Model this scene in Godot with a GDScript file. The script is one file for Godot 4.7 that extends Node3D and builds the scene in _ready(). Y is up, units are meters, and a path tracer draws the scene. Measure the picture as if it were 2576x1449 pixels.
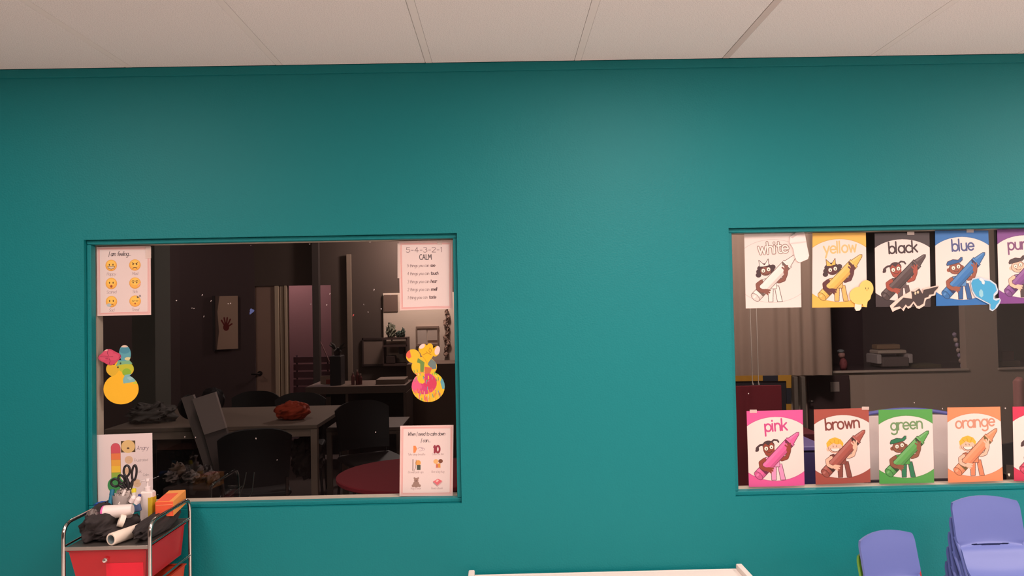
extends Node3D
# A classroom wall seen from inside: teal paint, two interior windows into dark rooms, a chrome cart and stacked chairs.

const W := 2576.0
const H := 1449.0
const FOCAL := 1909.7
const YAW := 0.0128
const PITCH := 0.0239
const ROLL := -0.0196
const EYE := Vector3(0, 1.6, 3.04)
const CEIL := 2.585
const GLASS_Z := -0.058
const LAMP_COLOR := Color(1.0, 0.92, 0.885)

var eye_fw: Vector3
var eye_rt: Vector3
var eye_up: Vector3
var bases := {}
var mats := {}
var used := {}


# ---------- meshes ----------
class MB:
	var v := PackedVector3Array()
	var n := PackedVector3Array()
	var t := PackedVector2Array()
	var xf := Transform3D()

	func tri(a: Vector3, b: Vector3, c: Vector3, na: Vector3, nb: Vector3, nc: Vector3, ta := Vector2(), tb := Vector2(), tc := Vector2()) -> void:
		var g := (b - a).cross(c - a)
		var q := [[a, na, ta], [b, nb, tb], [c, nc, tc]]
		if g.dot(na + nb + nc) > 0:
			q = [q[0], q[2], q[1]]
		for e in q:
			v.append(xf * e[0])
			n.append((xf.basis * e[1]).normalized())
			t.append(e[2])

	func quad(a: Vector3, b: Vector3, c: Vector3, d: Vector3, nn: Vector3, ta := Vector2(0, 0), tb := Vector2(1, 0), tc := Vector2(1, 1), td := Vector2(0, 1)) -> void:
		tri(a, b, c, nn, nn, nn, ta, tb, tc)
		tri(a, c, d, nn, nn, nn, ta, tc, td)

	func quads(p: Array, m: Array, uv := []) -> void:   # four corners with four normals
		if uv.is_empty():
			uv = [Vector2(0, 0), Vector2(1, 0), Vector2(1, 1), Vector2(0, 1)]
		tri(p[0], p[1], p[2], m[0], m[1], m[2], uv[0], uv[1], uv[2])
		tri(p[0], p[2], p[3], m[0], m[2], m[3], uv[0], uv[2], uv[3])

	func box(c: Vector3, s: Vector3, bevel := 0.0) -> void:
		var h := s / 2.0
		var b := minf(bevel, minf(h.x, minf(h.y, h.z)) * 0.9)
		var ax := [Vector3.RIGHT, Vector3.UP, Vector3.BACK]
		for i in 3:
			var j := (i + 1) % 3
			var k := (i + 2) % 3
			for sg in [-1.0, 1.0]:
				var o: Vector3 = c + ax[i] * h[i] * sg
				var a: Vector3 = ax[j] * (h[j] - b)
				var d: Vector3 = ax[k] * (h[k] - b)
				quad(o - a - d, o + a - d, o + a + d, o - a + d, ax[i] * sg)
			if b > 0.0:
				for s1 in [-1.0, 1.0]:
					for s2 in [-1.0, 1.0]:
						var m1: Vector3 = ax[j] * s1
						var m2: Vector3 = ax[k] * s2
						var l: Vector3 = ax[i] * (h[i] - b)
						var p: Vector3 = c + m1 * h[j] + m2 * (h[k] - b)
						var q: Vector3 = c + m1 * (h[j] - b) + m2 * h[k]
						quads([p - l, p + l, q + l, q - l], [m1, m1, m2, m2])
		if b > 0.0:
			for x in [-1.0, 1.0]:
				for y in [-1.0, 1.0]:
					for z in [-1.0, 1.0]:
						var e := Vector3(x, y, z)
						var q := c + e * (h - Vector3.ONE * b)
						tri(q + Vector3(x * b, 0, 0), q + Vector3(0, y * b, 0), q + Vector3(0, 0, z * b), Vector3(x, 0, 0), Vector3(0, y, 0), Vector3(0, 0, z))

	func span(a: Vector3, b: Vector3, bevel := 0.0) -> void:   # a box from corner to corner
		box((a + b) / 2.0, (b - a).abs(), bevel)

	func bar(a: Vector3, b: Vector3, s: Vector2, up := Vector3.UP) -> void:
		var z := (b - a).normalized()
		if absf(z.dot(up)) > 0.98:
			up = Vector3.RIGHT
		var x := up.cross(z).normalized()
		var old := xf
		xf = old * Transform3D(Basis(x, z.cross(x), z), (a + b) / 2.0)
		box(Vector3.ZERO, Vector3(s.x, s.y, a.distance_to(b)), minf(s.x, s.y) * 0.15)
		xf = old

	func tube(p: Array, r, sides := 10, caps := true, closed := false) -> void:
		var rings := []
		var last := Vector3.ZERO
		var m := p.size()
		for i in m:
			var a: Vector3 = p[(i - 1 + m) % m] if closed or i > 0 else p[i]
			var b: Vector3 = p[(i + 1) % m] if closed or i < m - 1 else p[i]
			var d := (b - a).normalized()
			var x: Vector3
			if i == 0:
				x = d.cross(Vector3.UP if absf(d.y) < 0.9 else Vector3.RIGHT).normalized()
			else:
				x = (last - d * last.dot(d)).normalized()
			last = x
			var y := d.cross(x)
			var rr: float = r[i] if r is Array else r
			var ring := []
			for k in sides:
				var an := TAU * k / sides
				var nn := x * cos(an) + y * sin(an)
				ring.append([p[i] + nn * rr, nn])
			rings.append(ring)
		for i in (m if closed else m - 1):
			var q: Array = rings[i]
			var w: Array = rings[(i + 1) % m]
			for k in sides:
				var k2 := (k + 1) % sides
				quads([q[k][0], q[k2][0], w[k2][0], w[k][0]], [q[k][1], q[k2][1], w[k2][1], w[k][1]])
		if caps and not closed:
			for e in [[0, 1], [m - 1, m - 2]]:
				var nn: Vector3 = (p[e[0]] - p[e[1]]).normalized()
				for k in sides:
					tri(p[e[0]], rings[e[0]][k][0], rings[e[0]][(k + 1) % sides][0], nn, nn, nn)

	func lathe(prof: Array, sides := 24, scale_x := 1.0, scale_z := 1.0) -> void:   # (radius, height) pairs round the y axis
		var m := prof.size()
		for i in m - 1:
			var a: Vector2 = prof[i]
			var b: Vector2 = prof[i + 1]
			var d := (b - a).normalized()
			var nr := Vector2(d.y, -d.x)
			for k in sides:
				var c0 := Vector3(cos(TAU * k / sides) * scale_x, 0, sin(TAU * k / sides) * scale_z)
				var c1 := Vector3(cos(TAU * (k + 1) / sides) * scale_x, 0, sin(TAU * (k + 1) / sides) * scale_z)
				var n0 := Vector3(cos(TAU * k / sides) * nr.x, nr.y, sin(TAU * k / sides) * nr.x)
				var n1 := Vector3(cos(TAU * (k + 1) / sides) * nr.x, nr.y, sin(TAU * (k + 1) / sides) * nr.x)
				var u := Vector3.UP
				quads([c0 * a.x + u * a.y, c1 * a.x + u * a.y, c1 * b.x + u * b.y, c0 * b.x + u * b.y], [n0, n1, n1, n0], [Vector2(float(k) / sides, a.y), Vector2((k + 1.0) / sides, a.y), Vector2((k + 1.0) / sides, b.y), Vector2(float(k) / sides, b.y)])

	func prism(poly: PackedVector2Array, z0: float, z1: float) -> void:   # an outline in x and y, from z0 (back) to z1 (front); uv fills the outline's box
		var r := Rect2(poly[0], Vector2.ZERO)
		for p in poly:
			r = r.expand(p)
		var ids := Geometry2D.triangulate_polygon(poly)
		for i in range(0, ids.size(), 3):
			var q := []
			var uv := []
			for k in 3:
				var p := poly[ids[i + k]]
				q.append(p)
				uv.append(Vector2((p.x - r.position.x) / r.size.x, 1.0 - (p.y - r.position.y) / r.size.y))
			for e in [[z1, Vector3.BACK], [z0, Vector3.FORWARD]]:
				tri(Vector3(q[0].x, q[0].y, e[0]), Vector3(q[1].x, q[1].y, e[0]), Vector3(q[2].x, q[2].y, e[0]), e[1], e[1], e[1], uv[0], uv[1], uv[2])
		var sgn := 1.0 if Geometry2D.is_polygon_clockwise(poly) else -1.0
		for i in poly.size():
			var a := poly[i]
			var b := poly[(i + 1) % poly.size()]
			var d := (b - a).normalized()
			var nn := Vector3(-d.y, d.x, 0) * sgn
			var ua := Vector2((a.x - r.position.x) / r.size.x, 1.0 - (a.y - r.position.y) / r.size.y)
			quad(Vector3(a.x, a.y, z0), Vector3(b.x, b.y, z0), Vector3(b.x, b.y, z1), Vector3(a.x, a.y, z1), nn, ua, ua, ua, ua)

	func sheet(cb: Callable, nu: int, nv: int, thick: float, skip = null) -> void:   # a curved sheet with thickness and rims; cb(u, v) runs right and down
		var p := []
		for j in nv + 1:
			var row := []
			for i in nu + 1:
				var u := float(i) / nu
				var w := float(j) / nv
				var o: Vector3 = cb.call(u, w)
				var du: Vector3 = cb.call(minf(u + 0.004, 1), w) - cb.call(maxf(u - 0.004, 0), w)
				var dv: Vector3 = cb.call(u, minf(w + 0.004, 1)) - cb.call(u, maxf(w - 0.004, 0))
				var nn := dv.cross(du).normalized()
				row.append([o + nn * thick / 2, o - nn * thick / 2, nn, Vector2(u, w)])
			p.append(row)
		var kept := func(i: int, j: int) -> bool: return i >= 0 and j >= 0 and i < nu and j < nv and not (skip != null and skip.call((i + 0.5) / nu, (j + 0.5) / nv))
		for j in nv:
			for i in nu:
				if not kept.call(i, j):
					continue
				var c := [p[j][i], p[j][i + 1], p[j + 1][i + 1], p[j + 1][i]]
				quads([c[0][0], c[1][0], c[2][0], c[3][0]], [c[0][2], c[1][2], c[2][2], c[3][2]], [c[0][3], c[1][3], c[2][3], c[3][3]])
				quads([c[0][1], c[1][1], c[2][1], c[3][1]], [-c[0][2], -c[1][2], -c[2][2], -c[3][2]], [c[0][3], c[1][3], c[2][3], c[3][3]])
				for e in [[0, 1, 0, -1], [1, 2, 1, 0], [2, 3, 0, 1], [3, 0, -1, 0]]:
					if not kept.call(i + e[2], j + e[3]):
						var a: Array = c[e[0]]
						var b: Array = c[e[1]]
						var mid: Vector3 = (c[0][0] + c[1][0] + c[2][0] + c[3][0]) / 4.0
						var out: Vector3 = (a[0] + b[0]) / 2.0 - mid
						out = (out - a[2] * out.dot(a[2])).normalized()
						quad(a[0], b[0], b[1], a[1], out, a[3], b[3], b[3], a[3])

	func blob(c: Vector3, r: Vector3, sd: int, amp := 0.25, freq := 1.6, floor_y := -1e9, rings := 18, sides := 26) -> void:
		var ns := FastNoiseLite.new()
		ns.seed = sd
		ns.frequency = freq
		var f := func(a: float, b: float) -> Vector3:
			var d := Vector3(sin(b) * cos(a), cos(b), sin(b) * sin(a))
			var o: Vector3 = c + d * r * (1.0 + amp * ns.get_noise_3dv(d) * 1.6 + amp * 0.35 * ns.get_noise_3dv(d * 3.1 + Vector3.ONE * 9))
			o.y = maxf(o.y, floor_y)
			return o
		for j in rings:
			for i in sides:
				var q := []
				var m := []
				for e in [[i, j], [i + 1, j], [i + 1, j + 1], [i, j + 1]]:
					var a: float = TAU * e[0] / sides
					var b: float = clampf(PI * e[1] / rings, 0.02, PI - 0.02)
					q.append(f.call(a, b))
					var nn: Vector3 = (f.call(a + 0.05, b) - f.call(a - 0.05, b)).cross(f.call(a, b + 0.05) - f.call(a, b - 0.05)).normalized()
					if nn.dot(q[-1] - c) < 0:
						nn = -nn
					m.append(nn if nn.length() > 0.5 else Vector3.DOWN)
				quads(q, m)

	func lathe_disc(rx: float, ry: float, h: float) -> void:   # a small domed scrap facing +z
		var m := 12
		for k in m:
			var a := TAU * k / m
			var b := TAU * (k + 1) / m
			var r0 := 0.85 + 0.25 * sin(a * 3.0)
			var r1 := 0.85 + 0.25 * sin(b * 3.0)
			var p := Vector3(cos(a) * rx * r0, sin(a) * ry * r0, 0)
			var q := Vector3(cos(b) * rx * r1, sin(b) * ry * r1, 0)
			tri(Vector3(0, 0, h), p + Vector3(0, 0, h * 0.4), q + Vector3(0, 0, h * 0.4), Vector3.BACK, Vector3.BACK, Vector3.BACK)
			quad(p, q, q + Vector3(0, 0, h * 0.4), p + Vector3(0, 0, h * 0.4), (p + q).normalized())

	func mesh(base: Vector3) -> ArrayMesh:
		var a := []
		a.resize(Mesh.ARRAY_MAX)
		var w := PackedVector3Array()
		w.resize(v.size())
		for i in v.size():
			w[i] = v[i] - base
		a[Mesh.ARRAY_VERTEX] = w
		a[Mesh.ARRAY_NORMAL] = n
		a[Mesh.ARRAY_TEX_UV] = t
		var m := ArrayMesh.new()
		m.add_surface_from_arrays(Mesh.PRIMITIVE_TRIANGLES, a)
		return m


# ---------- print: an image filled with polygons at twice its size ----------
class Paint:
	var im: Image
	var s: float
	var size: Vector2

	func _init(units: Vector2, px_per_unit: float, ground: Color) -> void:
		s = px_per_unit * 2.0
		size = units
		im = Image.create(int(units.x * s), int(units.y * s), false, Image.FORMAT_RGB8)
		im.fill(ground)

	func poly(p, col: Color) -> void:
		var lo := 1e9
		var hi := -1e9
		for q in p:
			lo = minf(lo, q.y * s)
			hi = maxf(hi, q.y * s)
		var m: int = p.size()
		for y in range(maxi(0, int(lo)), mini(im.get_height(), int(hi) + 1)):
			var yc := y + 0.5
			var xs := []
			for i in m:
				var a: Vector2 = p[i] * s
				var b: Vector2 = p[(i + 1) % m] * s
				if (a.y <= yc) != (b.y <= yc):
					xs.append(a.x + (yc - a.y) / (b.y - a.y) * (b.x - a.x))
			xs.sort()
			for i in range(0, xs.size() - 1, 2):
				var x0 := clampi(roundi(xs[i]), 0, im.get_width())
				var x1 := clampi(roundi(xs[i + 1]), 0, im.get_width())
				if x1 > x0:
					im.fill_rect(Rect2i(x0, y, x1 - x0, 1), col)

	func rect(a: Vector2, b: Vector2, col: Color) -> void:
		poly([a, Vector2(b.x, a.y), b, Vector2(a.x, b.y)], col)

	func frame(a: Vector2, b: Vector2, w: float, col: Color) -> void:
		for e in [[a, Vector2(b.x, a.y)], [Vector2(b.x, a.y), b], [b, Vector2(a.x, b.y)], [Vector2(a.x, b.y), a]]:
			stroke(e, w, col)

	func arc(c: Vector2, r: Vector2, a0 := 0.0, a1 := 360.0, rot := 0.0, steps := 28) -> Array:
		var p := []
		for i in steps + 1:
			var a := deg_to_rad(lerpf(a0, a1, float(i) / steps))
			p.append(c + (Vector2(cos(a) * r.x, sin(a) * r.y)).rotated(deg_to_rad(rot)))
		return p

	func ell(c: Vector2, r: Vector2, col: Color, rot := 0.0) -> void:
		poly(arc(c, r, 0, 360, rot), col)

	func ringed(c: Vector2, r: Vector2, col: Color, edge: Color, w: float, rot := 0.0) -> void:
		ell(c, r + Vector2.ONE * w, edge, rot)
		ell(c, r, col, rot)

	func shape(p: Array, col: Color, edge: Color, w: float) -> void:
		poly(p, col)
		if w > 0:
			stroke(p + [p[0]], w, edge)

	func stroke(p: Array, w: float, col: Color) -> void:
		for i in p.size() - 1:
			var d: Vector2 = (p[i + 1] - p[i])
			if d.length() < 1e-6:
				continue
			var o := d.normalized().orthogonal() * w / 2
			poly([p[i] + o, p[i + 1] + o, p[i + 1] - o, p[i] - o], col)
		if w * s > 2.5:
			for q in p:
				poly(arc(q, Vector2.ONE * w / 2, 0, 360, 0, 10), col)

	func texture() -> ImageTexture:
		im.resize(im.get_width() / 2, im.get_height() / 2, Image.INTERPOLATE_BILINEAR)
		return ImageTexture.create_from_image(im)


# ---------- a handwritten alphabet of single strokes: A = arc (centre, radii, from, to), L = line ----------
const GLYPHS := {
	"a": "1|A .4 .5 .4 .5 0 360;L .8 1 .8 0", "b": ".95|L 0 1.6 0 0;A .4 .5 .4 .5 0 360", "c": ".85|A .4 .5 .4 .5 45 315",
	"d": "1|A .4 .5 .4 .5 0 360;L .8 1.6 .8 0", "e": ".95|L .03 .5 .79 .5;A .4 .5 .4 .5 0 315", "f": ".6|A .5 1.25 .25 .35 20 180;L .25 1.25 .25 0;L 0 .95 .5 .95",
	"g": "1|A .4 .5 .4 .5 0 360;L .8 1 .8 -.25;A .4 -.25 .4 .35 0 -150", "h": ".92|L 0 1.6 0 0;A .35 .6 .35 .4 180 0;L .7 .6 .7 0",
	"i": ".32|L 0 1 0 0;L 0 1.38 0 1.46", "k": ".85|L 0 1.6 0 0;L .62 1 .05 .45;L .2 .6 .66 0", "l": ".32|L 0 1.6 0 0",
	"m": "1.3|L 0 1 0 0;A .27 .65 .27 .35 180 0;L .54 .65 .54 0;A .81 .65 .27 .35 180 0;L 1.08 .65 1.08 0", "n": ".92|L 0 1 0 0;A .35 .6 .35 .4 180 0;L .7 .6 .7 0",
	"o": ".98|A .4 .5 .4 .5 0 360", "p": ".98|L 0 1 0 -.6;A .4 .5 .4 .5 0 360", "r": ".66|L 0 1 0 0;A .38 .55 .38 .45 180 60",
	"s": ".75|A .3 .75 .28 .25 30 270;A .3 .25 .3 .25 90 -150", "t": ".7|L .25 1.5 .25 .25;A .5 .25 .25 .25 180 300;L 0 1 .55 1",
	"u": ".92|L 0 1 0 .4;A .35 .4 .35 .4 180 360;L .7 1 .7 0", "v": ".85|L 0 1 .35 0 .7 1", "w": "1.2|L 0 1 .25 0 .5 .9 .75 0 1 1", "x": ".8|L 0 1 .6 0;L .6 1 0 0", "y": ".9|L 0 1 .38 .05;L .75 1 .2 -.6",
	"I": ".4|L .1 1.7 .1 -.3", "W": "1.5|L 0 1.6 .3 0 .62 1.3 .92 0 1.25 1.7", "A": "1.1|L 0 0 .42 1.6 .85 0;L .15 .55 .7 .55", "C": "1|A .5 .8 .5 .8 50 310", "L": ".8|L 0 1.6 0 0 .6 0",
	"M": "1.2|L 0 0 .1 1.6 .5 .5 .9 1.6 1 0", "H": "1.05|L 0 1.6 0 0;L .8 1.6 .8 0;L 0 .8 .8 .8", "S": ".9|A .4 1.2 .37 .4 30 270;A .4 .4 .4 .4 90 -150", "T": "1|L 0 1.6 .9 1.6;L .45 1.6 .45 0",
	"D": "1.1|L 0 1.6 0 0;A 0 .8 .8 .8 90 -90", "G": "1.1|A .5 .8 .5 .8 50 360;L .5 .8 1 .8", "R": ".95|L 0 1.6 0 0;A .1 1.2 .55 .4 100 -100;L .2 .8 .75 0", "F": ".9|L .7 1.6 0 1.6 0 0;L 0 .8 .5 .8",
	"1": ".5|L .05 1.3 .2 1.6 .2 0", "2": ".9|A .35 1.2 .35 .4 160 -30;L .68 1.02 0 0 .75 0", "3": ".9|A .3 1.2 .36 .4 140 -80;A .3 .42 .42 .42 80 -140", "4": ".95|L .5 0 .5 1.6 0 .5 .8 .5", "5": ".9|L .7 1.6 .1 1.6 .05 .95;A .32 .52 .42 .5 130 -140",
	"0": ".95|A .4 .8 .4 .8 0 360", "-": ".8|L .1 .7 .55 .7", ".": ".4|L .1 0 .1 .06", "'": ".3|L .05 1.6 0 1.3",
}


func glyph(ch: String) -> Array:   # [advance, strokes]
	var q: PackedStringArray = GLYPHS[ch].split("|")
	var out := []
	for part in q[1].split(";"):
		var f := part.split(" ")
		var p := []
		if f[0] == "L":
			for i in range(1, f.size() - 1, 2):
				p.append(Vector2(float(f[i]), float(f[i + 1])))
		else:
			for i in 19:
				var a := deg_to_rad(lerpf(float(f[5]), float(f[6]), i / 18.0))
				p.append(Vector2(float(f[1]) + cos(a) * float(f[3]), float(f[2]) + sin(a) * float(f[4])))
		out.append(p)
	return [float(q[0]), out]


func text_width(txt: String, xh: float, sx := 1.0) -> float:
	var x := 0.0
	for ch in txt:
		x += (0.55 if ch == " " else glyph(ch)[0]) * xh * sx
	return x - 0.15 * xh * sx


func write(p: Paint, txt: String, at_left: Vector2, xh: float, w: float, col: Color, slant := 0.0, sx := 1.0, tilt := 0.0) -> void:
	var x := 0.0
	for ch in txt:
		if ch == " ":
			x += 0.55 * xh * sx
			continue
		var g := glyph(ch)
		for st in g[1]:
			var q := []
			for e in st:
				q.append(at_left + Vector2(x + (e.x * sx + e.y * slant) * xh, -e.y * xh).rotated(deg_to_rad(tilt)))
			p.stroke(q, w, col)
		x += g[0] * xh * sx


func centred(p: Paint, txt: String, mid: Vector2, xh: float, w: float, col: Color, slant := 0.0, sx := 1.0, tilt := 0.0) -> void:
	write(p, txt, mid - Vector2(text_width(txt, xh, sx) / 2, 0).rotated(deg_to_rad(tilt)), xh, w, col, slant, sx, tilt)


# ---------- scene tree ----------
func numbered(called: String) -> String:
	var k: int = used.get(called, -1) + 1
	used[called] = k
	return called if k == 0 else "%s_%03d" % [called, k]


func tag(o: Node3D, label: String, category: String, group := "") -> void:
	o.set_meta("label", label)
	o.set_meta("category", category)
	if group:
		o.set_meta("group", group)


func thing(called: String, label: String, category: String, base: Vector3, group := "") -> Node3D:
	var o := Node3D.new()
	o.name = numbered(called)
	add_child(o)
	o.position = base
	bases[o] = base
	tag(o, label, category, group)
	return o


func part(parent: Node3D, called: String, mb: MB, m: Material, label := "") -> MeshInstance3D:
	var o := MeshInstance3D.new()
	o.name = called
	o.mesh = mb.mesh(bases[parent])
	o.material_override = m
	parent.add_child(o, true)
	bases[o] = bases[parent]
	if label:
		o.set_meta("label", label)
	return o


func single(called: String, label: String, category: String, mb: MB, m: Material, base: Vector3, group := "") -> MeshInstance3D:
	var o := MeshInstance3D.new()
	o.name = numbered(called)
	o.mesh = mb.mesh(base)
	o.material_override = m
	add_child(o)
	o.position = base
	bases[o] = base
	tag(o, label, category, group)
	return o


func struct(called: String, label: String, category: String, mb: MB = null, m: Material = null) -> Node3D:
	var o: Node3D
	if mb:
		o = single(called, label, category, mb, m, Vector3.ZERO)
	else:
		o = thing(called, label, category, Vector3.ZERO)
	o.set_meta("kind", "structure")
	return o


func copy(o: Node3D, label: String, group := "") -> Node3D:
	var c: Node3D = o.duplicate()
	c.name = numbered(String(o.name).rstrip("_0123456789"))
	add_child(c)
	tag(c, label, o.get_meta("category"), group)
	return c


func mat(r: float, g: float, b: float, rough := 0.6, metal := 0.0) -> StandardMaterial3D:   # sRGB 0..255
	var key := [r, g, b, rough, metal]
	if not mats.has(key):
		var m := StandardMaterial3D.new()
		m.albedo_color = Color8(int(r), int(g), int(b))
		m.roughness = rough
		m.metallic = metal
		mats[key] = m
	return mats[key]


func printed(t: Texture2D, rough := 0.45, coat := 0.0) -> StandardMaterial3D:
	var m := StandardMaterial3D.new()
	m.albedo_texture = t
	m.roughness = rough
	m.texture_repeat = false
	if coat > 0:
		m.clearcoat_enabled = true
		m.clearcoat = coat
		m.clearcoat_roughness = 0.12
	return m


func at(px: float, py: float, z: float) -> Vector3:   # the point of the plane z that stands at a pixel of the photograph
	var d := eye_fw + eye_rt * (px - W / 2) / FOCAL - eye_up * (py - H / 2) / FOCAL
	return EYE + d * ((z - EYE.z) / d.z)


func set_eye() -> void:
	eye_fw = Vector3(sin(YAW) * cos(PITCH), sin(PITCH), -cos(YAW) * cos(PITCH))
	var r := Vector3(cos(YAW), 0, sin(YAW))
	var u := r.cross(eye_fw)
	eye_rt = r * cos(ROLL) + u * sin(ROLL)
	eye_up = -r * sin(ROLL) + u * cos(ROLL)


func v2(s: String) -> Array:   # "x y x y" as points
	var f := s.split(" ", false)
	var p := []
	for i in range(0, f.size() - 1, 2):
		p.append(Vector2(float(f[i]), float(f[i + 1])))
	return p


func _ready() -> void:
	set_eye()
	# camera
	var cam := Camera3D.new()
	cam.name = "camera"
	cam.fov = rad_to_deg(2.0 * atan(H / 2.0 / FOCAL))
	cam.transform = Transform3D(Basis(eye_rt, eye_up, -eye_fw), EYE)
	cam.near = 0.05
	cam.far = 60.0
	add_child(cam)
	# air and exposure
	var we := WorldEnvironment.new()
	we.name = "environment"
	var env := Environment.new()
	env.background_mode = Environment.BG_COLOR
	env.background_color = Color(0, 0, 0)
	env.tonemap_mode = Environment.TONE_MAPPER_LINEAR
	env.tonemap_exposure = 1.0
	env.sdfgi_enabled = true
	env.ssao_enabled = true
	env.ssil_enabled = true
	we.environment = env
	add_child(we)
	# ceiling fixtures of the classroom: [x, z, energy]
	for f in [[-1.78, 1.5, 2.2, "front left"], [0.622, 1.5, 3.9, "front middle"], [3.022, 1.5, 6.2, "front right"], [-1.78, 3.9, 3.0, "rear left"], [0.622, 3.9, 4.2, "rear middle"], [3.022, 3.9, 4.6, "rear right"]]:
		ceiling_light(Vector3(f[0], CEIL, f[1]), f[2], f[3])
	# unseen lamps added to brighten the dark rooms; the lit hall has its own
	unseen_lamp(Vector3(-1.7, 2.649, -1.7), 0.26, LAMP_COLOR, "added unseen lamp brightening the dark room behind the left window")
	unseen_lamp(Vector3(-4.4, 2.649, -4.7), 0.3, LAMP_COLOR, "added unseen lamp brightening the far left of the dark room")
	unseen_lamp(Vector3(-0.9, 2.649, -5.4), 1.15, LAMP_COLOR, "added unseen lamp brightening the pale reflection panel")
	unseen_lamp(Vector3(-3.1, 2.649, -7.3), 0.6, Color(0.98, 0.86, 0.88), "round ceiling lamp in the hall beyond the far doorway")
	unseen_lamp(Vector3(1.9, 2.649, -1.6), 1.15, LAMP_COLOR, "added unseen lamp brightening the room behind the right window")
	build_room()
	build_back_left()
	build_back_right()
	build_papers()
	build_cards()
	build_cart()
	build_chairs()
	build_shelf()
	build_flecks()


func ceiling_light(p: Vector3, energy: float, where: String) -> void:
	var t := thing("ceiling_light", "flat recessed fluorescent panel in the tiled ceiling, the %s one of six" % where, "light", p, "classroom ceiling panels")
	var b := MB.new()
	var w := 0.286
	var l := 0.586
	for e in [[Vector3(-w, -0.004, -l), Vector3(-w + 0.025, 0.012, l)], [Vector3(w - 0.025, -0.004, -l), Vector3(w, 0.012, l)], [Vector3(-w + 0.025, -0.004, -l), Vector3(w - 0.025, 0.012, -l + 0.025)], [Vector3(-w + 0.025, -0.004, l - 0.025), Vector3(w - 0.025, 0.012, l)]]:
		b.span(p + e[0], p + e[1], 0.001)
	part(t, "frame", b, mat(230, 226, 220, 0.5))
	var em := StandardMaterial3D.new()
	em.albedo_color = Color(0.9, 0.9, 0.88)
	em.emission_enabled = true
	em.emission = LAMP_COLOR
	em.emission_energy_multiplier = 4.0
	b = MB.new()
	b.span(p + Vector3(-w + 0.026, 0.002, -l + 0.026), p + Vector3(w - 0.026, 0.01, l - 0.026))
	part(t, "diffuser", b, em)
	var a := AreaLight3D.new()
	a.name = "panel_light"
	a.area_size = Vector2(2 * w - 0.06, 2 * l - 0.06)
	a.area_normalize_energy = true
	a.light_color = LAMP_COLOR
	a.light_energy = energy
	a.area_range = 14.0
	a.shadow_enabled = true
	t.add_child(a)
	a.position = Vector3(0, -0.006, 0)
	a.rotation_degrees = Vector3(-90, 0, 0)


func unseen_lamp(p: Vector3, energy: float, col: Color, label: String) -> void:
	var t := thing("unseen_dome_lamp", label, "lamp", p)
	var b := MB.new()
	b.xf = Transform3D(Basis(), p)
	b.lathe([Vector2(0.001, -0.005), Vector2(0.16, -0.005), Vector2(0.16, 0.0)], 24)
	part(t, "base_plate", b, mat(200, 195, 190, 0.6))
	b = MB.new()
	b.xf = Transform3D(Basis(), p)
	b.lathe([Vector2(0.001, -0.07), Vector2(0.07, -0.062), Vector2(0.12, -0.04), Vector2(0.145, -0.006)], 24)
	var em := StandardMaterial3D.new()
	em.albedo_color = Color(0.8, 0.8, 0.78)
	em.emission_enabled = true
	em.emission = col
	em.emission_energy_multiplier = 0.4
	part(t, "lamp_shade", b, em)
	var l := OmniLight3D.new()
	l.name = "unseen_dome_light"
	l.light_color = col
	l.light_energy = energy
	l.light_size = 0.1
	l.omni_range = 12.0
	l.omni_attenuation = 2.0
	l.shadow_enabled = true
	t.add_child(l)
	l.position = Vector3(0, -0.2, 0)


const WL := [-1.663, -0.178, 0.916, 2.401]
const WB := 0.8205
const WT := 1.8975
const FR := 0.018


func paint_teal() -> StandardMaterial3D:
	if mats.has("teal"):
		return mats["teal"]
	var m := StandardMaterial3D.new()
	m.albedo_color = Color(0.001, 0.193, 0.21).linear_to_srgb()
	m.roughness = 0.55
	m.metallic_specular = 0.4
	var ns := FastNoiseLite.new()
	ns.seed = 4
	ns.frequency = 0.05
	ns.fractal_octaves = 3
	var t := NoiseTexture2D.new()
	t.width = 512
	t.height = 512
	t.seamless = true
	t.noise = ns
	m.heightmap_enabled = true
	m.heightmap_scale = 0.06
	m.heightmap_texture = t
	m.uv1_triplanar = true
	m.uv1_world_triplanar = true
	m.uv1_scale = Vector3.ONE * 4.0
	mats["teal"] = m
	return m


func speckled(c: Color, rough: float, amount: float, scale: float, name_key: String) -> StandardMaterial3D:
	if mats.has(name_key):
		return mats[name_key]
	var m := StandardMaterial3D.new()
	m.albedo_color = Color.WHITE
	m.roughness = rough
	var ns := FastNoiseLite.new()
	ns.seed = 11
	ns.frequency = 0.09
	ns.fractal_octaves = 4
	var g := Gradient.new()
	g.set_color(0, c * Color(1.0 - amount, 1.0 - amount, 1.0 - amount))
	g.set_color(1, c)
	g.set_offset(0, 0.2)
	g.set_offset(1, 0.55)
	var t := NoiseTexture2D.new()
	t.width = 256
	t.height = 256
	t.seamless = true
	t.noise = ns
	t.color_ramp = g
	m.albedo_texture = t
	m.uv1_triplanar = true
	m.uv1_world_triplanar = true
	m.uv1_scale = Vector3.ONE * scale
	mats[name_key] = m
	return m


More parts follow.
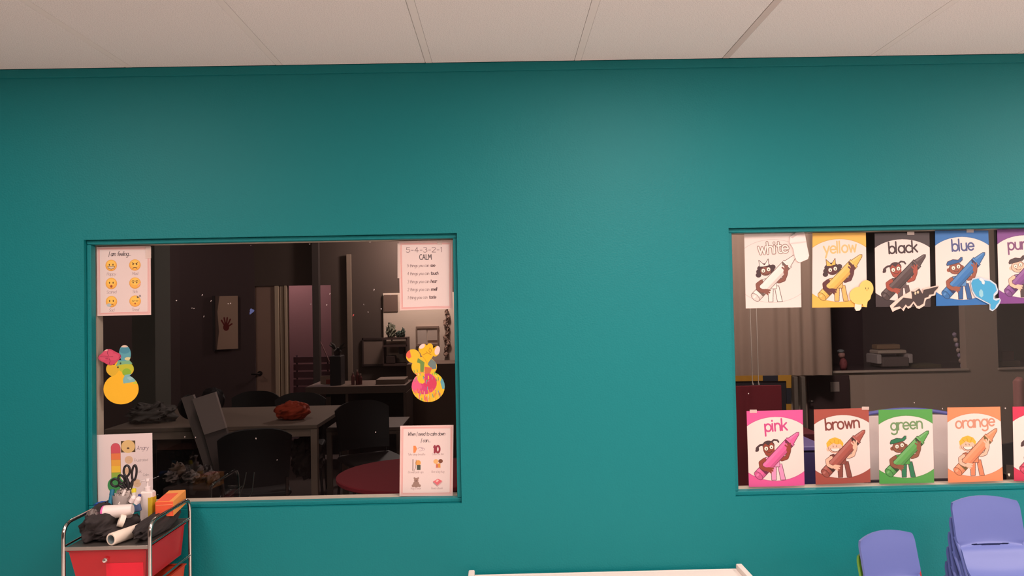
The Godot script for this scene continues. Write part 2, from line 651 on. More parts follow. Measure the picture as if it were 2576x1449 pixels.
func build_room() -> void:
	var teal := paint_teal()
	var b := MB.new()
	# front wall: five boxes round two openings
	var x0 := -5.5
	var x1 := 5.2
	b.span(Vector3(x0, 0, -0.105), Vector3(x1, WB, 0))
	b.span(Vector3(x0, WT, -0.105), Vector3(x1, 2.75, 0))
	b.span(Vector3(x0, WB, -0.105), Vector3(WL[0], WT, 0))
	b.span(Vector3(WL[1], WB, -0.105), Vector3(WL[2], WT, 0))
	b.span(Vector3(WL[3], WB, -0.105), Vector3(x1, WT, 0))
	struct("wall_front", "teal painted wall with two interior windows", "wall", b, teal)
	x0 = -4.0
	x1 = 4.5
	b = MB.new()
	b.span(Vector3(x0, CEIL - 0.036, 0.0), Vector3(x1, CEIL - 0.0005, 0.005), 0.002)
	struct("trim_1", "narrow teal wall moulding along the top of the wall under the ceiling", "trim", b, teal)
	b = MB.new()
	b.span(Vector3(x0, 0, 0.0), Vector3(x1, 0.1, 0.012), 0.003)
	struct("baseboard_front", "dark baseboard at the foot of the teal wall", "baseboard", b, mat(60, 52, 50))
	# the other walls and the floor
	b = MB.new()
	b.span(Vector3(x0 - 0.1, 0, 0), Vector3(x0, 2.75, 6.4))
	struct("wall_left", "beige left side wall of the classroom", "wall", b, mat(150, 134, 124, 0.7))
	b = MB.new()
	b.span(Vector3(x1, 0, 0), Vector3(x1 + 0.1, 2.75, 6.4))
	struct("wall_right", "beige right side wall of the classroom", "wall", b, mat(205, 195, 186, 0.7))
	b = MB.new()
	b.span(Vector3(x0, 0, 6.3), Vector3(x1, 2.75, 6.4))
	struct("wall_rear", "brown beige wall behind the viewer", "wall", b, mat(78, 62, 58, 0.75))
	b = MB.new()
	b.span(Vector3(x0, -0.1, -0.1), Vector3(x1, 0, 6.4))
	struct("floor", "light tan classroom floor", "floor", b, speckled(Color8(246, 236, 230), 0.5, 0.1, 3.0, "floor"))
	b = MB.new()
	b.span(Vector3(x0 + 0.02, 0, 3.15), Vector3(x1 - 0.02, 0.008, 6.28), 0.003)
	struct("floor_added_carpet", "unseen dark brown carpet added in the rear half to dim the glass reflection", "floor", b, mat(66, 48, 46, 0.95))  # out of view, added so the window glass mirrors less bright floor
	# ceiling: slab, lay-in tiles, grid bars
	var c := struct("ceiling", "white suspended ceiling of lay-in tiles", "ceiling")
	b = MB.new()
	b.span(Vector3(x0, CEIL + 0.02, 0), Vector3(x1, CEIL + 0.12, 6.4))
	part(c, "slab", b, mat(200, 196, 190))
	var tile := speckled(Color8(242, 234, 231), 0.95, 0.09, 9.0, "tile")
	var barm := mat(234, 226, 222, 0.95)
	var bard := mat(212, 198, 192, 0.9)
	var first := 0.322 - 0.6 * 8
	for i in 16:
		var xa := maxf(first + 0.6 * i + 0.013, x0)
		var xb := minf(first + 0.6 * (i + 1) - (0.0136 if i % 2 else 0.0145), x1)
		if xb - xa < 0.02:
			continue
		for j in 6:
			var za := 0.004 if j == 0 else 0.9 + 1.2 * (j - 1) + 0.013
			var zb := minf(0.9 + 1.2 * j - 0.014, 6.3)
			if absf(fposmod((xa + xb) / 2 - 0.622 + 1.2, 2.4) - 1.2) < 0.1 and (j == 1 or j == 3) and absf(xa) < 3.3:
				continue   # a light panel lies here
			b = MB.new()
			b.span(Vector3(xa, CEIL, za), Vector3(xb, CEIL + 0.016, zb), 0.002)
			part(c, "ceiling_tile", b, tile)
	for i in 16:
		var x := first + 0.6 * i
		if x > x0 and x < x1:
			b = MB.new()
			b.span(Vector3(x - 0.013, CEIL + 0.0004, 0.003), Vector3(x + 0.013, CEIL + 0.02, 6.3))
			part(c, "grid_bar", b, bard if i == 9 else barm)
	for j in 5:
		b = MB.new()
		b.span(Vector3(x0, CEIL + 0.0012, 0.9 + 1.2 * j - 0.013), Vector3(x1, CEIL + 0.02, 0.9 + 1.2 * j + 0.013))
		part(c, "grid_bar", b, barm)
	# windows
	window("window_1", WL[0], WL[1], "left interior window of the teal wall, looking into a dark room")
	window("window_2", WL[2], WL[3], "right interior window of the teal wall, with colour cards on its glass")


func window(called: String, xa: float, xb: float, label: String) -> void:
	var w := struct(called, label, "window")
	var b := MB.new()
	var z0 := -0.055
	var z1 := -0.018
	var bev := 0.003
	b.span(Vector3(xa, WT - FR, z0), Vector3(xb, WT, z1), bev)
	b.span(Vector3(xa, WB, z0), Vector3(xb, WB + FR, z1), bev)
	b.span(Vector3(xa, WB + FR, z0), Vector3(xa + FR, WT - FR, z1), bev)
	b.span(Vector3(xb - FR, WB + FR, z0), Vector3(xb, WT - FR, z1), bev)
	part(w, "frame", b, paint_teal())
	b = MB.new()
	var f := FR + 0.001
	b.span(Vector3(xa, WT - f, -0.105), Vector3(xb, WT, -0.062))
	b.span(Vector3(xa, WB, -0.105), Vector3(xb, WB + f, -0.062))
	b.span(Vector3(xa, WB + f, -0.105), Vector3(xa + f, WT - f, -0.062))
	b.span(Vector3(xb - f, WB + f, -0.105), Vector3(xb, WT - f, -0.062))
	part(w, "liner", b, mat(206, 190, 172, 0.6), "beige liner of the opening behind the glass")
	var g := StandardMaterial3D.new()
	g.albedo_color = Color(1, 1, 1, 0.0)
	g.roughness = 0.0
	g.transparency = BaseMaterial3D.TRANSPARENCY_ALPHA
	b = MB.new()
	b.quad(Vector3(xa + 0.004, WB + 0.004, -0.0585), Vector3(xb - 0.004, WB + 0.004, -0.0585), Vector3(xb - 0.004, WT - 0.004, -0.0585), Vector3(xa + 0.004, WT - 0.004, -0.0585), Vector3.BACK)
	part(w, "pane", b, g)


# ---------- paper on the glass ----------
func sheet_of(c: Array, z: float, bow := 0.002) -> MB:   # a sheet of paper or card between four pixel corners TL TR BR BL on the plane z
	var p := []
	for q in c:
		p.append(at(q.x, q.y, z))
	var b := MB.new()
	b.sheet(func(u: float, w: float) -> Vector3:
		var o: Vector3 = (p[0] as Vector3).lerp(p[1], u).lerp((p[3] as Vector3).lerp(p[2], u), w)
		return o + Vector3(0, 0, bow * sin(PI * u) * (0.4 + 0.6 * w)), 8, 8, 0.0008)
	return b


func outline(px: Array, z0: float, z1: float) -> MB:   # pixel outline to a cut-out with thickness
	var poly := PackedVector2Array()
	for q in px:
		var o := at(q.x, q.y, z0)
		poly.append(Vector2(o.x, o.y))
	if Geometry2D.is_polygon_clockwise(poly):
		poly.reverse()
	var b := MB.new()
	b.prism(poly, z0, z1)
	return b


func from_crop(p: Array, ox: float, oy: float, k: float) -> Array:
	var r := []
	for q in p:
		r.append(Vector2(ox + q.x / k, oy + q.y / k))
	return r


func face_print(p: Paint, c: Vector2, r: float, mood: String) -> void:
	var ink := Color8(92, 58, 30)
	p.ell(c, Vector2.ONE * r, Color8(226, 150, 62))
	p.ell(c - Vector2(0, r * 0.06), Vector2.ONE * r * 0.93, Color8(246, 180, 76))
	p.ell(c - Vector2(0, r * 0.25), Vector2(r * 0.72, r * 0.6), Color8(252, 200, 92))
	var e := r * 0.32
	if mood != "Tired":
		for s in [-1, 1]:
			p.ell(c + Vector2(s * e, -r * 0.12), Vector2(r * 0.1, r * 0.17), ink)
	match mood:
		"Happy":
			p.poly([c + Vector2(-r * 0.6, r * 0.18), c + Vector2(r * 0.6, r * 0.18), c + Vector2(r * 0.5, r * 0.48), c + Vector2(0, r * 0.66), c + Vector2(-r * 0.5, r * 0.48)], Color8(230, 205, 180))
			p.stroke([c + Vector2(-r * 0.6, r * 0.18), c + Vector2(r * 0.6, r * 0.18), c + Vector2(r * 0.5, r * 0.48), c + Vector2(0, r * 0.66), c + Vector2(-r * 0.5, r * 0.48), c + Vector2(-r * 0.6, r * 0.18)], r * 0.07, ink)
		"Mad":
			for s in [-1, 1]:
				p.stroke([c + Vector2(s * r * 0.5, -r * 0.42), c + Vector2(s * r * 0.14, -r * 0.22)], r * 0.1, ink)
			p.stroke(p.arc(c + Vector2(0, r * 0.66), Vector2(r * 0.36, r * 0.25), 190, 350), r * 0.1, ink)
		"Scared":
			p.ell(c + Vector2(0, r * 0.5), Vector2(r * 0.2, r * 0.24), Color8(165, 70, 40))
		"Sick":
			for s in [-1, 1]:
				p.stroke(p.arc(c + Vector2(s * e, -r * 0.18), Vector2(r * 0.24, r * 0.28), 200, 340), r * 0.07, ink)
			p.stroke([c + Vector2(r * 0.5, r * 0.5), c + Vector2(r * 0.92, r * 0.1)], r * 0.16, Color8(236, 170, 160))
		"Sad":
			p.stroke(p.arc(c + Vector2(0, r * 0.66), Vector2(r * 0.3, r * 0.2), 190, 350), r * 0.09, ink)
			p.ell(c + Vector2(-r * 0.42, r * 0.6), Vector2(r * 0.4, r * 0.3), Color8(180, 190, 196))
		"Tired":
			for s in [-1, 1]:
				p.stroke(p.arc(c + Vector2(s * e, -r * 0.12), Vector2(r * 0.2, r * 0.12), 20, 160), r * 0.09, ink)
			p.ell(c + Vector2(0, r * 0.42), Vector2(r * 0.12, r * 0.15), Color8(165, 70, 40))
			p.stroke([c + Vector2(r * 0.3, -r * 0.85), c + Vector2(r * 0.55, -r * 0.85), c + Vector2(r * 0.35, -r * 0.6), c + Vector2(r * 0.65, -r * 0.6)], r * 0.1, Color8(70, 70, 78))
			p.stroke([c + Vector2(r * 0.7, -r * 1.0), c + Vector2(r * 0.95, -r * 1.0), c + Vector2(r * 0.75, -r * 0.75), c + Vector2(r * 1.0, -r * 0.75)], r * 0.08, Color8(70, 70, 78))


func pink_page() -> Paint:
	var p := Paint.new(Vector2(216, 279), 2.2, Color8(232, 196, 190))
	p.rect(Vector2(8, 8), Vector2(208, 271), Color8(232, 210, 205))
	p.frame(Vector2(8, 8), Vector2(208, 271), 1.6, Color8(222, 130, 122))
	p.frame(Vector2(11.5, 11.5), Vector2(204.5, 267.5), 1.6, Color8(222, 138, 130))
	return p


func build_papers() -> void:
	var ink := Color8(48, 36, 40)
	var soft := Color8(150, 120, 122)
	# feelings chart
	var p := pink_page()
	write(p, "I am feeling...", Vector2(48, 38), 11, 1.7, ink, 0.22, 0.82, 0)
	var k := 0
	for mood in ["Happy", "Mad", "Scared", "Sick", "Sad", "Tired"]:
		var c := Vector2(58 + 95 * (k % 2), 76 + 73 * (k / 2))
		face_print(p, c, 23, mood)
		centred(p, mood, c + Vector2(0, 40), 7.5, 0.9, soft, 0.2)
		k += 1
	paper_thing("feelings_chart", "pink bordered feelings chart with six yellow faces, at the window's top left", [Vector2(243, 621), Vector2(379, 619), Vector2(380, 792), Vector2(245, 795)], p, [[366, 621, 380, 650]])
	# counting chart
	p = pink_page()
	write(p, "5-4-3-2-1", Vector2(30, 44), 12.5, 1.6, Color8(84, 58, 60), 0, 1.62)
	centred(p, "CALM", Vector2(108, 74), 13, 2.4, ink, 0, 0.95)
	k = 0
	for e in [["5 things you can ", "see"], ["4 things you can ", "touch"], ["3 things you can ", "hear"], ["2 things you can ", "smell"], ["1 thing you can ", "taste"]]:
		var y := 104 + 32.5 * k
		write(p, e[0], Vector2(33, y), 7.6, 1.0, Color8(96, 66, 66), 0.12, 0.92)
		write(p, e[1], Vector2(33 + text_width(e[0], 7.6, 0.92) + 3, y), 7.8, 2.0, Color8(74, 48, 50), 0.12, 0.92)
		k += 1
	paper_thing("calming_chart", "pink bordered 5-4-3-2-1 calm chart at the top right of the left window", [Vector2(1003, 608), Vector2(1137, 607), Vector2(1139, 777), Vector2(1006, 781)], p, [[1000, 612, 1008, 700], [1100, 606, 1112, 616]])
	# calm down chart
	p = pink_page()
	centred(p, "When I need to calm down", Vector2(106, 40), 8.6, 1.5, ink, 0.2, 0.86)
	centred(p, "I can...", Vector2(104, 66), 8.6, 1.5, ink, 0.2, 0.95)
	for e in [["Take deep breaths", 67, 118], ["Count to ten", 154, 118], ["Do wall push-ups", 65, 188], ["Give a big hug", 154, 187], ["Hug a bear", 66, 252], ["Read a book", 152, 252]]:
		centred(p, e[0], Vector2(e[1], e[2]), 5.2, 0.7, Color8(160, 128, 126), 0.1, 0.92)
	p.poly([Vector2(54, 80), Vector2(63, 80), Vector2(69, 92), Vector2(62, 108), Vector2(54, 108)], Color8(236, 140, 80))
	p.stroke(p.arc(Vector2(82, 94), Vector2(10, 7), 200, 480), 1.2, Color8(150, 110, 130))
	p.stroke(p.arc(Vector2(92, 94), Vector2(7, 5), 180, 420), 1.2, Color8(150, 110, 130))
	write(p, "10", Vector2(137, 108), 16.5, 7.5, Color8(150, 50, 66), 0, 1.1)
	p.stroke([Vector2(53, 134), Vector2(53, 178)], 2.6, Color8(96, 72, 64))
	p.ell(Vector2(74, 148), Vector2(11, 11), Color8(226, 160, 84))
	p.rect(Vector2(69, 156), Vector2(84, 176), Color8(72, 76, 62))
	p.stroke([Vector2(66, 136), Vector2(64, 168), Vector2(58, 178)], 1.5, Color8(110, 84, 74))
	p.ell(Vector2(146, 143), Vector2(10, 9), Color8(236, 178, 112))
	p.ell(Vector2(165, 142), Vector2(9, 8), Color8(122, 70, 48))
	p.poly([Vector2(147, 152), Vector2(164, 150), Vector2(165, 168), Vector2(146, 168)], Color8(224, 150, 60))
	p.poly([Vector2(147, 154), Vector2(154, 154), Vector2(155, 168), Vector2(146, 168)], Color8(206, 110, 90))
	for e in [[67, 216, 9], [60, 208, 3.5], [75, 208, 3.5], [67, 232, 13], [55, 238, 6], [80, 238, 6]]:
		p.ell(Vector2(e[0], e[1]), Vector2.ONE * e[2], Color8(158, 126, 114))
	p.ell(Vector2(67, 219), Vector2(2, 2), Color8(70, 50, 46))
	p.poly([Vector2(135, 222), Vector2(155, 211), Vector2(173, 220), Vector2(153, 237)], Color8(228, 108, 116))
	p.poly([Vector2(135, 222), Vector2(153, 237), Vector2(153, 243), Vector2(135, 228)], Color8(176, 150, 150))
	p.poly([Vector2(153, 237), Vector2(173, 220), Vector2(173, 226), Vector2(153, 243)], Color8(212, 170, 168))
	p.poly([Vector2(146, 220), Vector2(154, 214), Vector2(159, 218), Vector2(151, 225)], Color8(244, 200, 190))
	paper_thing("coping_chart", "pink bordered calm down chart with six small pictures and a big 10", [Vector2(1007, 1071), Vector2(1141, 1069), Vector2(1139, 1247), Vector2(1005, 1248)], p, [])
	# thermometer chart behind the cart
	p = Paint.new(Vector2(216, 279), 2.2, Color8(236, 216, 214))
	var y0 := 40.0
	p.ell(Vector2(73, 54), Vector2(18.5, 18.5), Color8(150, 70, 80))
	p.ell(Vector2(73, 54), Vector2(17.5, 17.5), Color8(214, 84, 98))
	k = 0
	for c in [Color8(214, 84, 98), Color8(236, 126, 74), Color8(240, 170, 66), Color8(244, 196, 62), Color8(150, 180, 66), Color8(140, 176, 64)]:
		p.rect(Vector2(55, 52 + 25.5 * k + (0 if k else 3)), Vector2(92, 52 + 25.5 * (k + 1)), c)
		p.stroke([Vector2(55, 52 + 25.5 * (k + 1)), Vector2(92, 52 + 25.5 * (k + 1))], 0.8, Color8(170, 120, 70))
		k += 1
	p.stroke([Vector2(55, 54), Vector2(55, 190)], 1, Color8(150, 100, 80))
	p.stroke([Vector2(92, 54), Vector2(92, 190)], 1, Color8(150, 100, 80))
	p.ell(Vector2(72, 205), Vector2(33, 33), Color8(60, 142, 78))
	p.rect(Vector2(94, 28), Vector2(150, 74), Color8(86, 66, 40))
	p.ell(Vector2(122, 51), Vector2(27, 26), Color8(228, 190, 128))
	p.ell(Vector2(122, 58), Vector2(5, 3.4), Color8(86, 60, 44))
	for e in [[124, 105, 16], [120, 150, 15], [155, 200, 16]]:
		p.ell(Vector2(e[0], e[1]), Vector2.ONE * e[2], Color8(222, 184, 150))
		p.stroke(p.arc(Vector2(e[0], e[1] + 4), Vector2(5, 3), 190, 350), 0.8, Color8(190, 150, 120))
	centred(p, "Angry", Vector2(178, 66), 10, 1.3, Color8(120, 96, 104), 0.2)
	centred(p, "Frustrated", Vector2(172, 112), 6.5, 0.9, Color8(150, 130, 130))
	centred(p, "ok", Vector2(166, 158), 8, 1.0, Color8(150, 130, 130))
	centred(p, "Calm", Vector2(190, 172), 6.5, 0.9, Color8(160, 140, 140))
	paper_thing("thermometer_chart", "white thermometer chart with a rainbow column, partly hidden behind the scissors", [Vector2(243, 1094), Vector2(383, 1089), Vector2(385, 1264), Vector2(247, 1268)], p, [])
	painted_figures()


func paper_thing(called: String, label: String, c: Array, p: Paint, tapes: Array) -> void:
	var t := thing(called, label, "poster", at(c[2].x, c[2].y, -0.056), "")
	part(t, "sheet", sheet_of(c, -0.0565), printed(p.texture(), 0.5, 0.5))
	var clear := StandardMaterial3D.new()
	clear.albedo_color = Color(0.98, 0.9, 0.86, 0.45)
	clear.transparency = BaseMaterial3D.TRANSPARENCY_ALPHA
	clear.roughness = 0.3
	for e in tapes:
		part(t, "clear_tape", sheet_of([Vector2(e[0], e[1]), Vector2(e[2], e[1]), Vector2(e[2], e[3]), Vector2(e[0], e[3])], -0.0545, 0.0), clear)


func union(a: Array, b: Array) -> Array:
	var r := Geometry2D.merge_polygons(PackedVector2Array(a), PackedVector2Array(b))
	var best := r[0]
	for q in r:
		if q.size() > best.size():
			best = q
	return Array(best)


func crop_rect(px: Array) -> Rect2:
	var r := Rect2(px[0], Vector2.ZERO)
	for q in px:
		r = r.expand(q)
	return r


func painted_figures() -> void:
	var P := Paint.new(Vector2.ONE, 4, Color.BLACK)
	# left: yellow bottom, blue head, a pink flower
	var a := union(P.arc(Vector2(615, 1005), Vector2(320, 278)), P.arc(Vector2(595, 640), Vector2(252, 165)))
	a = union(a, P.arc(Vector2(688, 360), Vector2(105, 157), 0, 360, -6))
	a = union(a, [Vector2(500, 500), Vector2(760, 470), Vector2(820, 540), Vector2(400, 600)])
	var r := crop_rect(a)
	var p := Paint.new(r.size, 0.42, Color8(247, 186, 36))
	var o := r.position
	p.poly(shift(P.arc(Vector2(700, 370), Vector2(170, 220)), -o), Color8(90, 160, 172))
	p.poly(shift(P.arc(Vector2(690, 300), Vector2(95, 60)), -o), Color8(70, 140, 160))
	p.poly(shift(P.arc(Vector2(690, 222), Vector2(80, 24)), -o), Color8(226, 196, 176))
	p.poly(shift(P.arc(Vector2(745, 455), Vector2(60, 30)), -o), Color8(214, 206, 150))
	p.poly(shift(v2("560 500 860 480 870 570 640 560 520 590"), -o), Color8(122, 176, 136))
	p.poly(shift(v2("560 570 700 550 860 560 850 660 780 760 690 760 640 700 560 640"), -o), Color8(190, 190, 50))
	p.poly(shift(P.arc(Vector2(720, 700), Vector2(80, 70)), -o), Color8(140, 180, 52))
	p.poly(shift(v2("330 560 520 580 600 640 520 740 440 780 330 700"), -o), Color8(226, 178, 44))
	p.poly(shift(v2("690 745 800 735 900 830 870 875 660 905 650 830"), -o), Color8(128, 184, 186))
	p.poly(shift(v2("720 800 830 770 870 800 780 850"), -o), Color8(158, 196, 200))
	p.poly(shift(v2("820 890 920 870 935 920 850 915"), -o), Color8(196, 200, 60))
	for e in [[490, 550], [610, 535], [562, 606]]:
		p.ell(Vector2(e[0], e[1]) - o, Vector2(15, 17), Color8(56, 70, 50))
	var t := thing("painted_figure", "painted paper snowman shape with a yellow bottom, blue head and pink flower", "cut-out", at(305, 1018, -0.056))
	part(t, "body", outline(from_crop(a, 220, 840, 7.245), -0.0575, -0.0555), printed(p.texture(), 0.7))
	var fl := []
	for i in 40:
		var an := TAU * i / 40
		fl.append(Vector2(408, 422) + Vector2(cos(an) * 205, sin(an) * 145) * (0.93 + 0.09 * cos(4 * an + 0.6)))
	r = crop_rect(fl)
	p = Paint.new(r.size, 0.42, Color8(204, 66, 98))
	o = r.position
	for e in [[370, 345, 100, 50], [480, 420, 90, 60], [290, 440, 60, 40]]:
		p.ell(Vector2(e[0], e[1]) - o, Vector2(e[2], e[3]), Color8(212, 80, 108))
	p.poly(shift(P.arc(Vector2(310, 292), Vector2(70, 14)), -o), Color8(240, 190, 180))
	for l in ["380 290 368 350 385 395", "240 410 340 420 470 415", "405 450 415 500 400 545", "600 360 605 410 580 445", "330 440 380 455"]:
		p.stroke(shift(v2(l), -o), 7, Color8(92, 24, 48))
	part(t, "flower", outline(from_crop(fl, 220, 840, 7.245), -0.0554, -0.0535), printed(p.texture(), 0.7))
	# right: pink, yellow and blue brush strokes, a yellow flower
	a = union(P.arc(Vector2(705, 960), Vector2(302, 282)), P.arc(Vector2(632, 600), Vector2(232, 185)))
	a = union(a, P.arc(Vector2(430, 405), Vector2(130, 125), 0, 360, 20))
	a = union(a, v2("400 480 540 400 640 520 480 620"))
	r = crop_rect(a)
	o = r.position
	p = Paint.new(r.size, 0.42, Color8(240, 186, 40))
	p.poly(shift(P.arc(Vector2(620, 900), Vector2(240, 200)), -o), Color8(206, 62, 116))
	p.poly(shift(P.arc(Vector2(480, 900), Vector2(90, 180)), -o), Color8(226, 88, 130))
	p.poly(shift(P.arc(Vector2(740, 900), Vector2(120, 110)), -o), Color8(208, 58, 92))
	p.poly(shift(v2("470 740 620 700 640 880 600 910 540 890 500 830"), -o), Color8(240, 186, 40))
	p.poly(shift(v2("740 440 850 520 860 640 780 650 700 560"), -o), Color8(108, 126, 124))
	p.poly(shift(v2("520 440 640 520 620 700 560 690 560 540 500 520"), -o), Color8(108, 140, 66))
	p.poly(shift(v2("640 600 780 620 740 720 640 730"), -o), Color8(206, 104, 62))
	p.poly(shift(v2("820 680 920 730 1000 860 940 880 860 780"), -o), Color8(226, 200, 40))
	p.poly(shift(v2("810 690 870 700 870 760 810 740"), -o), Color8(140, 184, 50))
	p.poly(shift(v2("960 790 1010 900 1000 1010 960 1010 925 880"), -o), Color8(96, 164, 178))
	p.poly(shift(v2("300 300 370 290 400 420 350 450 300 400"), -o), Color8(222, 96, 76))
	var rg := RandomNumberGenerator.new()
	rg.seed = 7
	var cols := [Color8(240, 186, 40), Color8(226, 100, 60), Color8(216, 90, 130), Color8(120, 150, 170), Color8(240, 206, 120), Color8(110, 160, 90), Color8(236, 150, 40)]
	for i in 90:
		var q := Vector2(rg.randf_range(440, 960), rg.randf_range(1010, 1200)) if i < 60 else Vector2(rg.randf_range(420, 900), rg.randf_range(640, 1000))
		var d := Vector2(rg.randf_range(-8, 14), rg.randf_range(30, 90) * (1.0 if i < 60 else 0.7))
		p.stroke([q - o, q + d - o], rg.randf_range(8, 20), cols[rg.randi() % cols.size()])
	t = thing("painted_figure", "painted paper snowman shape with a pink and orange streaked bottom and yellow flower", "cut-out", at(1077, 1011, -0.056))
	part(t, "body", outline(from_crop(a, 980, 840, 7.245), -0.0575, -0.0555), printed(p.texture(), 0.7))
	fl = union(P.arc(Vector2(690, 330), Vector2(130, 115)), P.arc(Vector2(735, 240), Vector2(58, 68)))
	fl = union(fl, P.arc(Vector2(610, 270), Vector2(78, 92), 0, 360, 30))
	fl = union(fl, P.arc(Vector2(850, 315), Vector2(64, 100), 0, 360, 22))
	fl = union(fl, v2("590 380 780 380 790 410 690 545 660 480"))
	r = crop_rect(fl)
	o = r.position
	p = Paint.new(r.size, 0.42, Color8(250, 182, 26))
	p.poly(shift(P.arc(Vector2(590, 220), Vector2(60, 42), 0, 360, -30), -o), Color8(240, 205, 198))
	p.poly(shift(P.arc(Vector2(875, 300), Vector2(50, 90), 0, 360, 20), -o), Color8(240, 205, 198))
	p.poly(shift(P.arc(Vector2(575, 455), Vector2(38, 38)), -o), Color8(190, 90, 60))
	for l in ["600 380 690 345 760 380", "735 250 715 300 735 345", "745 260 765 300 745 345", "560 350 520 300 500 270", "690 345 670 320"]:
		p.stroke(shift(v2(l), -o), 7, Color8(150, 90, 20))
	part(t, "flower", outline(from_crop(fl, 980, 840, 7.245), -0.0554, -0.0535), printed(p.texture(), 0.7))


func shift(p: Array, d: Vector2) -> Array:
	var r := []
	for q in p:
		r.append(q + d)
	return r


# ---------- colour cards: unit = card width, 1 wide and 1.345 tall ----------
func kid(p: Paint, kind: String, skin: Color, cloth: Color, hat: Color) -> void:
	var ink := Color8(70, 44, 40)
	var e := 0.008
	var hair := Color8(72, 52, 54)
	var c := Vector2(0.37, 0.66)
	# legs and body
	var pants := cloth if kind != "cap" else hat
	p.shape(v2(".40 .98 .50 .98 .49 1.235 .41 1.235"), pants, ink, e)
	p.shape(v2(".52 .95 .60 .95 .66 1.235 .57 1.235"), pants, ink, e)
	p.shape(v2(".30 .83 .47 .80 .56 .90 .56 1.0 .38 1.0"), cloth, ink, e)
	# far arm, reaching round the crayon
	p.stroke(v2(".60 .87 .69 .84 .73 .74 .74 .66"), 0.075, ink)
	p.stroke(v2(".60 .87 .69 .84 .73 .74 .74 .66"), 0.06, skin)
	# head
	match kind:
		"bow":
			p.ell(c + Vector2(-0.01, -0.02), Vector2(0.135, 0.10), hair)
			for d in [[-0.12, 0.03], [0.13, -0.05], [-0.13, 0.09], [0.13, 0.03], [-0.1, -0.03]]:
				p.ell(c + Vector2(d[0], d[1]), Vector2(0.05, 0.045), hair)
			p.shape(shift(v2("-.12 -.18 -.02 -.09 .05 -.2 .06 -.08 -.03 -.06 -.11 -.06"), c), hat, ink, e)
			p.ringed(c + Vector2(0, 0.02), Vector2(0.095, 0.075), skin, ink, e)
		"pigtail":
			p.stroke(shift(v2("-.08 -.06 -.15 -.05 -.2 -.01 -.22 .05"), c), 0.035, hair)
			p.stroke(shift(v2(".05 -.1 .1 -.14 .16 -.13 .18 -.1"), c), 0.03, hair)
			p.ell(c + Vector2(-0.2, 0.02), Vector2(0.03, 0.045), hair)
			p.ell(c + Vector2(0, -0.04), Vector2(0.108, 0.09), hair)
			p.poly(shift(v2("-.1 -.03 -.06 -.08 .0 -.04 .05 -.1 .1 -.05 .11 .06 .08 .13 .03 .17 -.05 .13 -.09 .05"), c), skin)
			p.stroke(shift(v2("-.1 -.03 -.09 .05 -.05 .13 .03 .17 .08 .13 .11 .06"), c), e, ink)
			p.poly(shift(v2(".0 .14 .06 .14 .06 .22 .0 .22"), c), skin)
		"cap":
			p.ell(c + Vector2(-0.13, 0.05), Vector2(0.035, 0.035), skin)
			p.ell(c + Vector2(0.12, 0.0), Vector2(0.035, 0.035), skin)
			p.ringed(c + Vector2(0, 0.02), Vector2(0.12, 0.1), skin, ink, e, -8)
			p.shape(shift(v2("-.17 -.05 -.15 -.1 -.05 -.14 .05 -.13 .1 -.18 .13 -.18 .13 -.13 .09 -.09 .02 -.07 -.1 -.04 -.16 -.03"), c), hat, ink, e)
		"blond":
			p.ell(c + Vector2(-0.13, 0.06), Vector2(0.03, 0.04), skin)
			p.ringed(c + Vector2(0, 0.02), Vector2(0.125, 0.11), skin, Color8(150, 100, 80), e)
			p.poly(shift(v2("-.15 .03 -.16 -.05 -.1 -.12 0 -.15 .1 -.11 .15 -.04 .14 .02 .09 -.03 .03 -.02 -.04 -.05 -.09 -.01"), c), Color8(238, 178, 62))
			for l in ["-.1 -.08 -.05 -.03", "-.02 -.11 .0 -.04", ".07 -.1 .05 -.03"]:
				p.stroke(shift(v2(l), c), 0.008, Color8(200, 140, 40))
			p.poly(shift(p.arc(Vector2(0.0, 0.05), Vector2(0.085, 0.06), 0, 180), c), Color8(246, 226, 214))
			p.stroke(shift(p.arc(Vector2(0.0, 0.05), Vector2(0.085, 0.06), 0, 180), c), 0.01, Color8(110, 64, 54))
			p.stroke(shift(v2("-.04 .0 -.035 .025"), c), 0.008, ink)
			p.stroke(shift(v2(".02 .0 .025 .025"), c), 0.008, ink)
	if kind != "blond":
		for s in [-1, 1]:
			var q := c + Vector2(0.005 + s * 0.047, -0.0 - s * 0.012)
			p.ringed(q, Vector2(0.034, 0.036), Color8(244, 226, 210), ink, 0.006)
			p.ell(q + Vector2(0.002, 0.006), Vector2(0.009, 0.012), ink)
		p.stroke(shift(p.arc(Vector2(0.01, 0.05), Vector2(0.05, 0.03), 10, 170), c), 0.008, ink)
	# collar
	if kind == "blond":
		p.stroke(v2(".28 .84 .33 .82 .36 .85 .42 .80 .46 .83 .52 .77"), 0.03, cloth.darkened(0.3))


